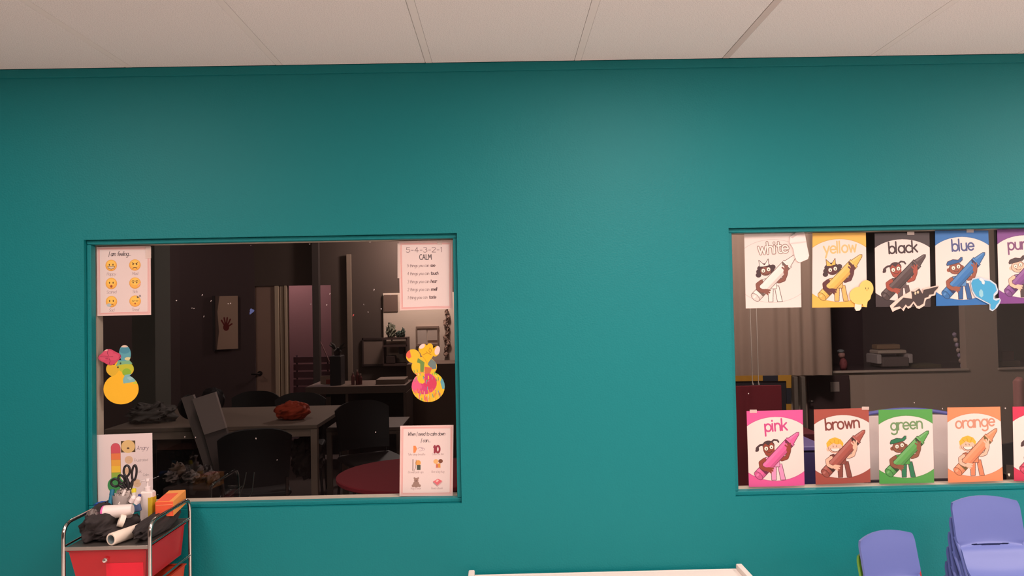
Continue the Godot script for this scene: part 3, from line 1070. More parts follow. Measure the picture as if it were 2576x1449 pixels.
func crayon(p: Paint, tint: Color, band: Color, edge: Color) -> void:
	var a := Vector2(0.175, 1.15)
	var b := Vector2(0.90, 0.42)
	var d := (b - a).normalized()
	var n := d.orthogonal() * -1.0
	var l := a.distance_to(b)
	var w := 0.09
	var q := func(s: float, t: float) -> Vector2: return a + d * s * l + n * t * w
	p.shape([q.call(0, -1), q.call(0.82, -1), q.call(0.82, -0.8), q.call(1.0, -0.32), q.call(1.03, 0), q.call(1.0, 0.32), q.call(0.82, 0.8), q.call(0.82, 1), q.call(0, 1)], tint, edge, 0.01)
	p.poly([q.call(0, -0.9), q.call(0.81, -0.9), q.call(0.81, -0.35), q.call(0, -0.35)], tint.lightened(0.12))
	p.poly([q.call(0, 0.45), q.call(0.81, 0.45), q.call(0.81, 0.9), q.call(0, 0.9)], tint.darkened(0.12))
	p.poly([q.call(0.83, -0.72), q.call(1.0, -0.28), q.call(1.0, -0.05), q.call(0.83, -0.25)], tint.lightened(0.18))
	for e in [[0.13, 1], [0.76, -1]]:
		var z := [q.call(e[0], -0.95), q.call(e[0] + 0.03 * e[1], -0.5), q.call(e[0] + 0.01 * e[1], -0.2), q.call(e[0] + 0.05 * e[1], 0.3), q.call(e[0] + 0.02 * e[1], 0.6), q.call(e[0] + 0.04 * e[1], 0.95), q.call(e[0] - 0.025 * e[1], 0.95), q.call(e[0] - 0.025 * e[1], -0.95)]
		p.poly(z, band)
	p.stroke([q.call(0.795, -0.95), q.call(0.795, 0.95)], 0.012, tint.lightened(0.2))
	var cap: Array = p.arc(a, Vector2(0.05, w), 0, 360, rad_to_deg(d.angle()))
	p.poly(cap, tint.darkened(0.08))
	p.stroke(cap, 0.008, edge)
	p.ell(a - n * 0.02, Vector2(0.02, 0.03), tint.lightened(0.15), 45)


func hands(p: Paint, skin: Color) -> void:
	var ink := Color8(96, 56, 46)
	p.stroke(v2(".29 .87 .22 .92 .23 1.0 .30 1.04 .36 1.04"), 0.072, ink)
	p.stroke(v2(".29 .87 .22 .92 .23 1.0 .30 1.04 .36 1.04"), 0.058, skin)
	p.ell(Vector2(0.37, 1.045), Vector2(0.055, 0.042), skin, 20)
	for l in [".39 1.02 .44 1.03", ".39 1.05 .43 1.07", ".37 1.07 .40 1.10"]:
		p.stroke(v2(l), 0.03, skin)
	p.ell(Vector2(0.73, 0.69), Vector2(0.04, 0.06), skin, 20)
	for l in [".71 .66 .67 .62", ".73 .64 .71 .59", ".75 .64 .76 .59"]:
		p.stroke(v2(l), 0.028, skin)


func card_print(word: String, c: Color, ink: Color, kind: String, skin: Color, cloth: Color, hat: Color, band: Color, under := false, page := Color8(236, 216, 209)) -> ImageTexture:
	var p := Paint.new(Vector2(1, 1.345), 300, c)
	var oval: Array = p.arc(Vector2(0.5, 0.66), Vector2(0.72, 0.545), 180, 360) + p.arc(Vector2(0.5, 0.70), Vector2(0.72, 0.545), 0, 180)
	p.stroke(oval, 0.016, c.darkened(0.15))
	p.poly(oval, page)
	var bold := 0.03
	if word == "white":
		centred(p, word, Vector2(0.52, 0.36), 0.128, 0.05, Color8(150, 120, 110), 0, 1.06, -3)
		bold = 0.026
	centred(p, word, Vector2(0.52, 0.36), 0.128, bold, ink, 0, 1.06, -3)
	var edge := c.darkened(0.5) if word != "white" else Color8(120, 96, 90)
	kid(p, kind, skin, cloth, hat)
	crayon(p, cloth if word == "white" else (c.lightened(0.06) if word != "black" else Color8(82, 66, 66)), band, edge)
	hands(p, skin)
	return p.texture()


func build_cards() -> void:
	var dark := Color8(96, 56, 46)
	var pale := Color8(236, 186, 160)
	var mid := Color8(150, 82, 62)
	var z := -0.0555
	var rows := [
		["white", [1872, 588, 2012, 586, 2016, 773, 1876, 776], Color8(236, 216, 209), Color8(238, 226, 218), "bow", Color8(134, 84, 72), Color8(238, 224, 216), Color8(238, 224, 216), Color8(110, 92, 84), "upper"],
		["yellow", [2044, 586, 2178, 585, 2181, 772, 2043, 774], Color8(238, 182, 84), Color8(228, 186, 124), "bow", Color8(96, 52, 56), Color8(240, 180, 104), Color8(238, 184, 92), Color8(96, 60, 50), "upper"],
		["black", [2200, 587, 2338, 585, 2341, 772, 2203, 772], Color8(62, 50, 52), Color8(62, 44, 46), "pigtail", Color8(160, 76, 60), Color8(96, 80, 80), Color8(60, 50, 50), Color8(70, 58, 58), "upper"],
		["blue", [2352, 580, 2486, 580, 2492, 766, 2355, 770], Color8(40, 108, 176), Color8(72, 82, 130), "cap", Color8(150, 84, 64), Color8(84, 136, 190), Color8(44, 92, 150), Color8(40, 50, 90), "upper"],
		["purple", [2508, 577, 2642, 575, 2647, 762, 2513, 764], Color8(122, 64, 134), Color8(120, 72, 112), "cap", pale, Color8(142, 108, 160), Color8(74, 60, 62), Color8(70, 40, 90), "upper"],
		["pink", [1878, 1034, 2019, 1031, 2024, 1221, 1884, 1225], Color8(226, 88, 150), Color8(200, 76, 130), "pigtail", Color8(146, 66, 50), Color8(240, 150, 190), Color8(220, 90, 150), Color8(110, 40, 70), "lower"],
		["brown", [2047, 1030, 2185, 1026, 2190, 1213, 2052, 1219], Color8(164, 80, 68), Color8(126, 66, 60), "blond", pale, Color8(140, 76, 66), Color8(150, 80, 70), Color8(66, 44, 40), "lower"],
		["green", [2210, 1031, 2345, 1029, 2350, 1214, 2212, 1217], Color8(84, 160, 76), Color8(112, 146, 100), "cap", Color8(140, 88, 66), Color8(80, 160, 74), Color8(46, 122, 84), Color8(50, 74, 44), "lower"],
		["orange", [2383, 1025, 2516, 1023, 2523, 1209, 2385, 1214], Color8(240, 140, 96), Color8(204, 140, 116), "blond", pale, Color8(228, 134, 96), Color8(230, 140, 90), Color8(110, 90, 50), "lower"],
		["red", [2547, 1023, 2681, 1021, 2687, 1206, 2551, 1210], Color8(204, 52, 84), Color8(190, 50, 80), "pigtail", mid, Color8(210, 60, 80), Color8(210, 60, 80), Color8(90, 30, 40), "lower"],
	]
	var clear := StandardMaterial3D.new()
	clear.albedo_color = Color(0.98, 0.9, 0.86, 0.4)
	clear.transparency = BaseMaterial3D.TRANSPARENCY_ALPHA
	clear.roughness = 0.3
	for r in rows:
		var c := []
		for i in 4:
			c.append(Vector2(r[1][2 * i], r[1][2 * i + 1]))
		var t := thing("color_card", "card reading %s, a child with a %s crayon, on the right window" % [r[0], r[0]], "card", at(c[3].x, c[3].y, z), "color cards on the right window")
		part(t, "card_sheet", sheet_of(c, z, 0.0012 if r[9] == "upper" else 0.003), printed(card_print(r[0], r[2], r[3], r[4], r[5], r[6], r[7], r[8]), 0.4, 0.3))
		if r[0] in ["black", "blue", "pink", "brown"]:
			var m: Vector2 = (c[0] as Vector2).lerp(c[1], 0.12 if r[0] == "pink" else 0.66)
			if r[0] == "brown":
				m = c[1] - Vector2(8, 0)
			part(t, "clear_tape", sheet_of([m + Vector2(-9, -3), m + Vector2(9, -3), m + Vector2(9, 5), m + Vector2(-9, 5)], z + 0.0025, 0.0), clear)
	# cut-outs stuck over the corners of the cards
	var zs := z + 0.004
	var a := from_crop(v2("1000 300 1015 215 1100 155 1220 145 1240 200 1268 360 1298 500 1280 555 1160 606 1110 585 1075 500 1060 400"), 1820, 560, 6.036)
	var t := thing("milk_cutout", "white paper cut-out of a milk jug over the top right corner of the white card", "cut-out", at(a[0].x, a[0].y, zs))
	part(t, "backing", outline(a, zs, zs + 0.0015), mat(246, 226, 220, 0.8))
	var band := from_crop(v2("1006 310 1250 280 1256 300 1010 332"), 1820, 560, 6.036)
	part(t, "label_line", outline(band, zs + 0.0015, zs + 0.0022), mat(232, 206, 200, 0.8))
	band = from_crop(v2("1025 222 1105 165 1215 155 1222 176 1120 188 1050 236"), 1820, 560, 6.036)
	part(t, "rim", outline(band, zs + 0.0015, zs + 0.0024), mat(216, 190, 186, 0.8))
	# chick
	var P := Paint.new(Vector2.ONE, 4, Color.BLACK)
	a = union(P.arc(Vector2(900, 1005), Vector2(108, 130)), P.arc(Vector2(800, 1110), Vector2(155, 135)))
	a = union(a, v2("880 1080 990 1040 960 1160 920 1200 905 1285 860 1280 840 1230"))
	var yellow := mat(240, 200, 112, 0.8)
	t = thing("chick_cutout", "pale yellow chick cut-out over the bottom right corner of the yellow card", "cut-out", at(2165, 775, zs))
	part(t, "body", outline(from_crop(a, 2030, 560, 6.04), zs, zs + 0.0015), yellow)
	part(t, "legs", outline(from_crop(v2("730 1215 830 1225 825 1300 800 1335 745 1340 722 1300"), 2030, 560, 6.04), zs - 0.0005, zs + 0.0008), mat(246, 222, 200, 0.8))
	for e in ["885 990 893 985 899 1010 891 1014", "925 990 933 985 936 1012 928 1014"]:
		part(t, "eye", outline(from_crop(v2(e), 2030, 560, 6.04), zs + 0.0015, zs + 0.002), mat(90, 74, 40))
	part(t, "beak", outline(from_crop(v2("903 1018 920 1018 910 1044"), 2030, 560, 6.04), zs + 0.0015, zs + 0.002), mat(214, 150, 60))
	# bat
	a = from_crop(v2("350 1265 420 1200 545 1110 620 1070 665 1040 700 1035 790 985 850 1060 862 1000 1095 950 1095 990 1050 1060 1040 1105 985 1115 960 1150 905 1165 890 1200 880 1260 800 1310 760 1300 710 1225 670 1290 630 1310 600 1275 560 1345 520 1300 420 1340 395 1360"), 2180, 560, 6.04)
	t = thing("bat_cutout", "black bat cut-out with a pale wavy border under the black card", "cut-out", at(2245, 780, zs))
	part(t, "border", outline(a, zs, zs + 0.0012), mat(232, 204, 190, 0.8))
	a = from_crop(v2("405 1290 560 1138 640 1150 690 1158 690 1100 678 1045 730 1050 800 1000 850 1085 868 1022 1090 968 1075 1000 1030 1045 1015 1085 950 1095 935 1130 880 1145 860 1230 800 1265 770 1265 715 1190 655 1262 625 1275 595 1240 540 1310 505 1272"), 2180, 560, 6.04)
	part(t, "body", outline(a, zs + 0.0012, zs + 0.0026), mat(70, 58, 58, 0.8))
	for e in ["730 1055 742 1045 756 1060 752 1090 736 1098 726 1080", "768 1040 784 1034 796 1052 790 1078 774 1080 762 1060"]:
		part(t, "eye", outline(from_crop(v2(e), 2180, 560, 6.04), zs + 0.0026, zs + 0.0032), mat(214, 196, 164))
	# whale
	a = from_crop(v2("610 900 640 850 700 835 760 825 820 850 920 875 1000 935 1030 1030 1020 1075 975 1115 975 1155 1050 1145 1072 1175 1055 1225 1010 1295 945 1345 900 1325 900 1245 790 1190 680 1130 632 1040"), 2340, 560, 6.038)
	t = thing("whale_cutout", "bright blue whale cut-out with a white edge on the blue card", "cut-out", at(2485, 780, zs))
	part(t, "border", outline(a, zs, zs + 0.0012), mat(196, 208, 220, 0.8))
	a = from_crop(v2("625 920 650 868 720 850 800 875 900 890 985 950 1008 1030 960 1085 955 1165 1000 1190 1055 1165 1040 1210 1000 1255 985 1300 945 1325 915 1300 918 1235 800 1172 700 1115 650 1030"), 2340, 560, 6.038)
	part(t, "body", outline(a, zs + 0.0012, zs + 0.0026), mat(66, 160, 206, 0.75))
	part(t, "belly", outline(from_crop(v2("770 1010 800 1040 806 1110 780 1140 745 1110 740 1050"), 2340, 560, 6.038), zs + 0.0026, zs + 0.0032), mat(146, 200, 216, 0.8))
	part(t, "spout", outline(from_crop(v2("745 840 790 850 830 900 820 940 790 930 775 890 745 870"), 2340, 560, 6.038), zs + 0.0026, zs + 0.0034), mat(226, 222, 226, 0.8))


# ---------- things in front of the wall ----------
func chrome() -> StandardMaterial3D:
	return mat(196, 190, 186, 0.16, 1.0)


func bent(a: Array, r: float, steps := 7) -> Array:   # a polyline with rounded corners
	var p := [a[0]]
	for i in range(1, a.size() - 1):
		var u: Vector3 = (a[i - 1] - a[i]).normalized()
		var w: Vector3 = (a[i + 1] - a[i]).normalized()
		for k in steps + 1:
			var t := float(k) / steps
			var q0: Vector3 = a[i] + u * r
			var q1: Vector3 = a[i] + w * r
			p.append(q0.lerp(a[i], t).lerp((a[i] as Vector3).lerp(q1, t), t))
	p.append(a[-1])
	return p


const CX0 := -1.532
const CX1 := -1.235
const CZ0 := 0.045
const CZ1 := 0.38
const TRAY := 0.797


func build_cart() -> void:
	var t := thing("utility_cart", "chrome rolling cart with red and orange plastic drawers in the lower left corner", "cart", Vector3((CX0 + CX1) / 2, 0, 0.21))
	for x in [CX0, CX1]:
		var b := MB.new()
		b.tube(bent([Vector3(x, 0.05, CZ1), Vector3(x, 0.877, CZ1), Vector3(x, 0.877, CZ0), Vector3(x, 0.05, CZ0)], 0.05), 0.007, 14)
		part(t, "side_frame", b, chrome())
		b = MB.new()
		for y in [0.8, 0.657, 0.5, 0.343, 0.19]:
			b = MB.new()
			b.tube([Vector3(x, y, CZ1), Vector3(x, y, CZ0)], 0.0042, 8)
			part(t, "side_rail", b, chrome())
		for z in [CZ0, CZ1]:
			b = MB.new()
			b.xf = Transform3D(Basis(Vector3.BACK, PI / 2), Vector3(x, 0.026, z))
			b.lathe([Vector2(0.001, -0.01), Vector2(0.022, -0.01), Vector2(0.026, 0), Vector2(0.022, 0.01), Vector2(0.001, 0.01)], 18)
			part(t, "caster", b, mat(40, 38, 38, 0.5))
	for z in [CZ0, CZ1]:
		var b := MB.new()
		b.span(Vector3(CX0 + 0.003, TRAY - 0.011, z - 0.003), Vector3(CX1 - 0.003, TRAY + 0.002, z + 0.003), 0.0015)
		part(t, "crossbar", b, mat(190, 180, 172, 0.3, 0.9))
	var b := MB.new()
	b.span(Vector3(CX0 + 0.008, TRAY - 0.006, CZ0 + 0.004), Vector3(CX1 - 0.008, TRAY - 0.001, CZ1 - 0.004), 0.001)
	part(t, "tray", b, mat(92, 86, 82, 0.45, 0.5))
	var k := 0
	for c in [mat(176, 26, 34, 0.28), mat(206, 66, 34, 0.28), mat(220, 150, 40, 0.28), mat(70, 140, 70, 0.28)]:
		var y1 := 0.786 - 0.157 * k
		var y0 := y1 - 0.118
		b = MB.new()
		var x0 := CX0 + 0.012
		var x1 := CX1 - 0.012
		var d := 0.03
		# tapered tub: rim, four walls, floor
		b.span(Vector3(x0, y1 - 0.006, CZ1 - 0.012), Vector3(x1, y1, CZ1 - 0.002), 0.002)
		b.span(Vector3(x0, y1 - 0.006, CZ0 + 0.012), Vector3(x1, y1, CZ0 + 0.02), 0.002)
		b.span(Vector3(x0 - 0.004, y1 - 0.005, CZ0 + 0.012), Vector3(x0 + 0.008, y1, CZ1 - 0.002), 0.002)
		b.span(Vector3(x1 - 0.008, y1 - 0.005, CZ0 + 0.012), Vector3(x1 + 0.004, y1, CZ1 - 0.002), 0.002)
		var top := [Vector3(x0 + 0.003, y1 - 0.005, CZ1 - 0.006), Vector3(x1 - 0.003, y1 - 0.005, CZ1 - 0.006), Vector3(x1 - 0.003, y1 - 0.005, CZ0 + 0.014), Vector3(x0 + 0.003, y1 - 0.005, CZ0 + 0.014)]
		var low := [Vector3(x0 + d, y0, CZ1 - 0.012), Vector3(x1 - d * 0.35, y0, CZ1 - 0.012), Vector3(x1 - d * 0.35, y0, CZ0 + 0.03), Vector3(x0 + d, y0, CZ0 + 0.03)]
		for i in 4:
			var j := (i + 1) % 4
			var nn: Vector3 = (top[j] - top[i]).cross(low[i] - top[i]).normalized()
			if nn.dot((top[i] + top[j]) / 2 - (top[0] + top[2]) / 2) < 0:
				nn = -nn
			b.quad(top[i], top[j], low[j], low[i], nn)
			var s: Vector3 = nn * 0.0025
			b.quad(top[i] - s, top[j] - s, low[j] - s, low[i] - s, -nn)
		b.quad(low[0], low[1], low[2], low[3], Vector3.DOWN)
		b.quad(low[0] + Vector3.UP * 0.003, low[1] + Vector3.UP * 0.003, low[2] + Vector3.UP * 0.003, low[3] + Vector3.UP * 0.003, Vector3.UP)
		var dr := part(t, "drawer", b, c)
		b = MB.new()
		b.xf = Transform3D(Basis(Vector3.RIGHT, PI / 2), Vector3(-1.388, y1 - 0.035, CZ1 - 0.008))
		b.lathe([Vector2(0.004, 0), Vector2(0.004, 0.006), Vector2(0.008, 0.009), Vector2(0.0085, 0.013), Vector2(0.006, 0.017), Vector2(0.0005, 0.018)], 16)
		part(dr, "knob", b, mat(225, 220, 215, 0.12, 0.9))
		if k == 0:
			b = MB.new()
			var za := CZ1 - 0.0075
			b.quad(Vector3(-1.39, y1 - 0.048, za), Vector3(-1.262, y1 - 0.048, za), Vector3(-1.262, y0 + 0.004, za - 0.004), Vector3(-1.39, y0 + 0.004, za - 0.004), Vector3.BACK)
			b.quad(Vector3(-1.39, y1 - 0.048, za - 0.001), Vector3(-1.262, y1 - 0.048, za - 0.001), Vector3(-1.262, y0 + 0.004, za - 0.005), Vector3(-1.39, y0 + 0.004, za - 0.005), Vector3.FORWARD)
			part(dr, "label_card", b, mat(222, 30, 52, 0.4), "bright red card on the drawer front")
		k += 1
	cart_things()


func c6(x: float, y: float, z: float) -> Vector3:   # a point read off the enlarged view of the cart
	return at(130 + x / 3.9275, 1080 + y / 3.9275, z)


func loop(c: Vector3, rx: float, ry: float, rot: float, w: float) -> MB:
	var b := MB.new()
	var p := []
	for i in 22:
		var a := TAU * i / 22
		var q := Vector2(cos(a) * rx, sin(a) * ry).rotated(rot)
		p.append(c + Vector3(q.x, q.y, 0))
	b.tube(p, w, 8, false, true)
	return b


func pen(called: String, label: String, a: Vector3, b_: Vector3, r: float, m: Material, capm: Material) -> void:
	var d := (b_ - a)
	var t := thing(called, label, "pen", a)
	var b := MB.new()
	b.tube([a, a + d * 0.62], r, 10)
	part(t, "barrel", b, m)
	b = MB.new()
	b.tube([a + d * 0.62, a + d * 0.97, b_], [r * 1.12, r * 1.08, r * 0.7], 10)
	part(t, "cap", b, capm)


func cart_things() -> void:
	var black := mat(44, 36, 36, 0.85)
	# black bag at the left, with a grey pouch on it
	var t := thing("cloth_bag", "black cloth bag slumped at the left side of the cart top", "bag", Vector3(-1.46, TRAY, 0.22))
	var b := MB.new()
	b.blob(Vector3(-1.462, 0.843, 0.235), Vector3(0.06, 0.064, 0.125), 3, 0.22, 1.5, TRAY + 0.001)
	part(t, "bag_body", b, black)
	b = MB.new()
	b.blob(Vector3(-1.425, 0.822, 0.22), Vector3(0.066, 0.032, 0.125), 5, 0.2, 1.5, TRAY + 0.001)
	part(t, "bag_flap", b, black)
	b = MB.new()
	b.tube(bent([c6(355, 850, 0.32), c6(365, 900, 0.335), c6(372, 960, 0.345), c6(430, 985, 0.345)], 0.004), 0.0016, 6)
	part(t, "cord", b, mat(28, 24, 24, 0.8))
	b = MB.new()
	b.blob(c6(405, 885, 0.3), Vector3(0.02, 0.034, 0.02), 8, 0.2)
	single("plastic_pouch", "dull grey plastic pouch leaning on the black cloth bag", "pouch", b, mat(112, 100, 96, 0.45), c6(405, 950, 0.3))
	# black bag at the right
	t = thing("black_pouch", "long black fabric case lying under the right rail of the cart", "case", Vector3(-1.3, TRAY, 0.19))
	b = MB.new()
	b.blob(Vector3(-1.287, 0.826, 0.2), Vector3(0.042, 0.036, 0.165), 21, 0.16, 1.4, TRAY + 0.001)
	part(t, "case_body", b, black)
	b = MB.new()
	b.tube([c6(850, 1045, 0.335), c6(846, 1075, 0.34)], [0.0022, 0.003], 8)
	part(t, "zip_pull", b, chrome())
	# paper roll
	t = thing("paper_roll", "white paper roll with a grey core lying at the front of the cart", "roll", c6(585, 1130, 0.36))
	var a := Vector3(c6(585, 1075, 0.37).x, TRAY + 0.0215, 0.37)
	b = MB.new()
	b.xf = Transform3D(Basis(Vector3.UP, -0.36) * Basis(Vector3.RIGHT, -PI / 2), a)
	b.lathe([Vector2(0.0155, 0.0), Vector2(0.0205, 0.0), Vector2(0.0215, 0.002), Vector2(0.0215, 0.13), Vector2(0.0155, 0.13)], 28)
	part(t, "roll_body", b, mat(240, 222, 205, 0.7))
	b = MB.new()
	b.xf = Transform3D(Basis(Vector3.UP, -0.36) * Basis(Vector3.RIGHT, -PI / 2), a)
	b.lathe([Vector2(0.0145, 0.1), Vector2(0.0145, 0.001), Vector2(0.0157, 0.001), Vector2(0.0157, 0.12)], 24)
	part(t, "core", b, mat(128, 142, 144, 0.7))
	# masking tape
	b = MB.new()
	b.xf = Transform3D(Basis(Vector3.UP, 0.5) * Basis(Vector3.BACK, 1.2), c6(690, 905, 0.29))
	b.lathe([Vector2(0.014, -0.009), Vector2(0.021, -0.009), Vector2(0.0215, 0), Vector2(0.021, 0.009), Vector2(0.014, 0.009), Vector2(0.014, -0.009)], 28)
	single("tape_ring", "ring of white masking tape standing behind the paper roll", "tape", b, mat(240, 226, 212, 0.6), c6(690, 950, 0.29))
	# lying tumbler
	t = thing("tumbler", "white plastic tumbler with a pink rim lying on the black bag", "cup", c6(660, 880, 0.27))
	a = c6(520, 828, 0.27)
	var z := c6(800, 790, 0.26)
	var d := (z - a)
	b = MB.new()
	b.tube([a, a + d * 0.05, a + d * 0.95, z], [0.026, 0.027, 0.019, 0.017], 24)
	part(t, "cup_body", b, mat(238, 222, 216, 0.4))
	b = MB.new()
	b.tube([a - d * 0.06, a - d * 0.03, a + d * 0.03], [0.022, 0.0262, 0.0268], 24)
	part(t, "rim", b, mat(226, 90, 170, 0.4))
	# holder with pens and scissors
	t = thing("pen_holder", "clear grey cup of pens behind the white tumbler", "cup", Vector3(c6(720, 700, 0.19).x, TRAY, 0.19))
	b = MB.new()
	b.xf = Transform3D(Basis(), Vector3(c6(705, 700, 0.19).x, TRAY, 0.19))
	b.lathe([Vector2(0.001, 0.004), Vector2(0.026, 0.004), Vector2(0.034, 0.135), Vector2(0.0365, 0.136), Vector2(0.0285, 0.0), Vector2(0.001, 0.0)], 24)
	part(t, "cup_wall", b, mat(176, 164, 160, 0.3))
	b = MB.new()
	b.blob(c6(712, 670, 0.2), Vector3(0.03, 0.03, 0.014), 31, 0.35, 3.0)
	single("plastic_bag", "crumpled clear plastic bag stuffed in the pen cup", "bag", b, mat(190, 174, 168, 0.25), c6(712, 700, 0.2))
	pen("marker", "teal marker standing at the left of the pen cup", c6(575, 745, 0.215), c6(602, 592, 0.2), 0.0075, mat(30, 120, 150, 0.35), mat(24, 110, 140, 0.35))
	pen("white_pen", "thin white pen leaning in the middle of the pen cup", c6(664, 740, 0.222), c6(728, 598, 0.215), 0.0042, mat(240, 226, 220, 0.4), mat(240, 230, 226, 0.4))
	pen("highlighter", "yellow highlighter beside the scissors in the pen cup", c6(812, 690, 0.2), c6(812, 582, 0.195), 0.0075, mat(226, 216, 205, 0.4), mat(226, 210, 40, 0.4))
	pen("blue_pen", "dark blue pen beside the white glue bottle", c6(850, 740, 0.2), c6(872, 640, 0.19), 0.005, mat(60, 84, 140, 0.4), mat(40, 56, 130, 0.4))
	for e in [[800, 690, 0.0095, "white glue cap under the yellow highlighter"], [850, 705, 0.01, "white glue cap next to the blue pen"]]:
		b = MB.new()
		b.xf = Transform3D(Basis(Vector3.BACK, -0.5), c6(e[0], e[1], 0.222))
		b.lathe([Vector2(0.001, 0.016), Vector2(e[2] * 0.5, 0.015), Vector2(e[2], 0.006), Vector2(e[2], -0.012), Vector2(0.001, -0.012)], 16)
		single("glue_cap", e[3], "cap", b, mat(242, 226, 224, 0.4), c6(e[0], e[1] + 40, 0.222))
	b = MB.new()
	b.xf = Transform3D(Basis(Vector3.BACK, 0.22), c6(840, 778, 0.225))
	b.box(Vector3.ZERO, Vector3(0.032, 0.026, 0.012), 0.003)
	single("eraser_block", "slate blue eraser block at the right end of the tumbler", "eraser", b, mat(72, 92, 130, 0.7), c6(840, 800, 0.225))
	b = MB.new()
	b.blob(c6(520, 745, 0.2), Vector3(0.036, 0.012, 0.02), 44, 0.2)
	single("blue_pouch", "small blue fabric pouch behind the left end of the tumbler", "pouch", b, mat(34, 80, 160, 0.7), c6(520, 770, 0.2))
	# scissors
	var k := 1.0 / 3.9275 * 2.84 / FOCAL
	for e in [["scissors", "black handled scissors standing tallest in the pen cup", [[742, 410, 30, 52, -0.05], [816, 430, 22, 74, -0.1]], [[735, 465, 768, 590], [800, 505, 772, 590]], 768, 590, 0.196],
			["scissors", "black handled scissors leaning left in the pen cup", [[628, 528, 40, 36, -0.3], [690, 492, 26, 42, 0.5]], [[662, 545, 742, 596], [708, 530, 746, 596]], 742, 596, 0.188]]:
		t = thing(e[0], e[1], "scissors", c6(e[4], e[5], e[6]))
		for l in e[2]:
			b = loop(c6(l[0], l[1], e[6]), l[2] * k, l[3] * k, l[4], 0.0042)
			part(t, "handle", b, mat(30, 24, 28, 0.4))
		b = MB.new()
		for s in e[3]:
			b.tube([c6(s[0], s[1], e[6]), c6((s[0] + s[2]) / 2.0, (s[1] + s[3]) / 2.0, e[6]), c6(s[2], s[3], e[6])], [0.0042, 0.0075, 0.007], 10)
		part(t, "shank", b, mat(30, 24, 28, 0.4))
		b = MB.new()
		b.bar(c6(e[4], e[5], e[6]), c6(e[4] - 6, e[5] + 190, e[6]), Vector2(0.009, 0.002), Vector3.BACK)
		part(t, "blade", b, chrome())
		b = MB.new()
		b.xf = Transform3D(Basis(Vector3.RIGHT, PI / 2), c6(e[4] + 8, e[5] - 5, e[6] + 0.007))
		b.lathe([Vector2(0.003, -0.001), Vector2(0.003, 0.001), Vector2(0.0005, 0.002)], 12)
		part(t, "pivot", b, mat(220, 214, 205, 0.3, 0.8))
	# bottle
	var bx := (c6(885, 700, 0.16).x + c6(1028, 700, 0.16).x) / 2
	t = thing("pump_bottle", "white pump bottle with a yellow label beside the orange box", "bottle", Vector3(bx, TRAY, 0.16))
	b = MB.new()
	b.box(Vector3(bx, TRAY + 0.078, 0.165), Vector3(0.05, 0.124, 0.036), 0.007)
	part(t, "bottle_body", b, mat(240, 226, 220, 0.35))
	b = MB.new()
	b.box(Vector3(bx + 0.0145, TRAY + 0.078, 0.165), Vector3(0.0225, 0.09, 0.0375), 0.006)
	part(t, "label", b, mat(206, 172, 40, 0.5))
	b = MB.new()
	b.xf = Transform3D(Basis(), Vector3(bx - 0.001, TRAY + 0.14, 0.165))
	b.lathe([Vector2(0.012, 0), Vector2(0.012, 0.014), Vector2(0.004, 0.016), Vector2(0.004, 0.034), Vector2(0.008, 0.035), Vector2(0.008, 0.044), Vector2(0.001, 0.046)], 16)
	b.tube([Vector3(0.004, 0.04, 0), Vector3(-0.02, 0.038, 0.004), Vector3(-0.024, 0.032, 0.005)], 0.0035, 8)
	part(t, "pump", b, mat(236, 220, 218, 0.4))
	# orange box
	t = thing("crayon_box", "orange cardboard box resting at the back right corner of the cart", "box", Vector3(-1.265, 0.845, 0.12))
	b = MB.new()
	b.xf = Transform3D(Basis(Vector3.UP, 0.1) * Basis(Vector3.RIGHT, 0.05), Vector3(-1.272, 0.879, 0.125))
	b.box(Vector3.ZERO, Vector3(0.064, 0.056, 0.15), 0.002)
	part(t, "carton", b, mat(240, 156, 76, 0.6))
	b.v.clear()
	b.n.clear()
	b.t.clear()
	b.box(Vector3(0, 0.0005, 0.0755), Vector3(0.063, 0.054, 0.0012), 0.0004)
	b.box(Vector3(-0.006, 0.0283, 0.02), Vector3(0.046, 0.001, 0.1), 0.0003)
	part(t, "printed_panel", b, mat(240, 96, 62, 0.5), "red orange printed end and top of the box")
	b = MB.new()
	b.xf = Transform3D(Basis(Vector3.UP, 0.1) * Basis(Vector3.RIGHT, 0.05), Vector3(-1.272, 0.879, 0.125))
	b.box(Vector3(0, 0.016, 0.0766), Vector3(0.058, 0.0016, 0.0006))
	part(t, "print_line", b, mat(250, 170, 120, 0.5))


# ---------- stacked chairs ----------
const BACK := [[-0.16, 0.545], [-0.15, 0.5], [-0.14, 0.45], [-0.133, 0.42], [-0.13, 0.405], [-0.122, 0.397], [-0.105, 0.385], [-0.085, 0.36], [-0.055, 0.33], [-0.01, 0.308], [0.05, 0.3], [0.11, 0.302], [0.15, 0.298], [0.172, 0.28]]


func chair_point(u: float, w: float) -> Vector3:
	var f := w * (BACK.size() - 1)
	var i := mini(int(f), BACK.size() - 2)
	var t := f - i
	var q := []
	for k in 4:
		var e: Array = BACK[clampi(i + k - 1, 0, BACK.size() - 1)]
		q.append(Vector2(e[0], e[1]))
	var p: Vector2 = q[1].cubic_interpolate(q[2], q[0], q[3], t)
	var x := 2.0 * u - 1.0
	var half := 0.123 + 0.004 * w
	var y := p.y
	y += 0.017 * (1.0 - x * x) * maxf(0.0, 1.0 - f / 3.0)
	half -= 0.006 * maxf(0.0, 1.0 - f * 2.0)
	half -= 0.012 * smoothstep(2.6, 4.2, f) * (1.0 - smoothstep(4.5, 9.0, f))
	half += 0.02 * smoothstep(6.0, 12.0, f)
	var z := p.x + (0.02 * x * x - 0.01) * (1.0 - smoothstep(2.5, 5.5, f))
	y += 0.008 * x * x * smoothstep(6.0, 9.0, f)
	return Vector3(x * half, y, z)


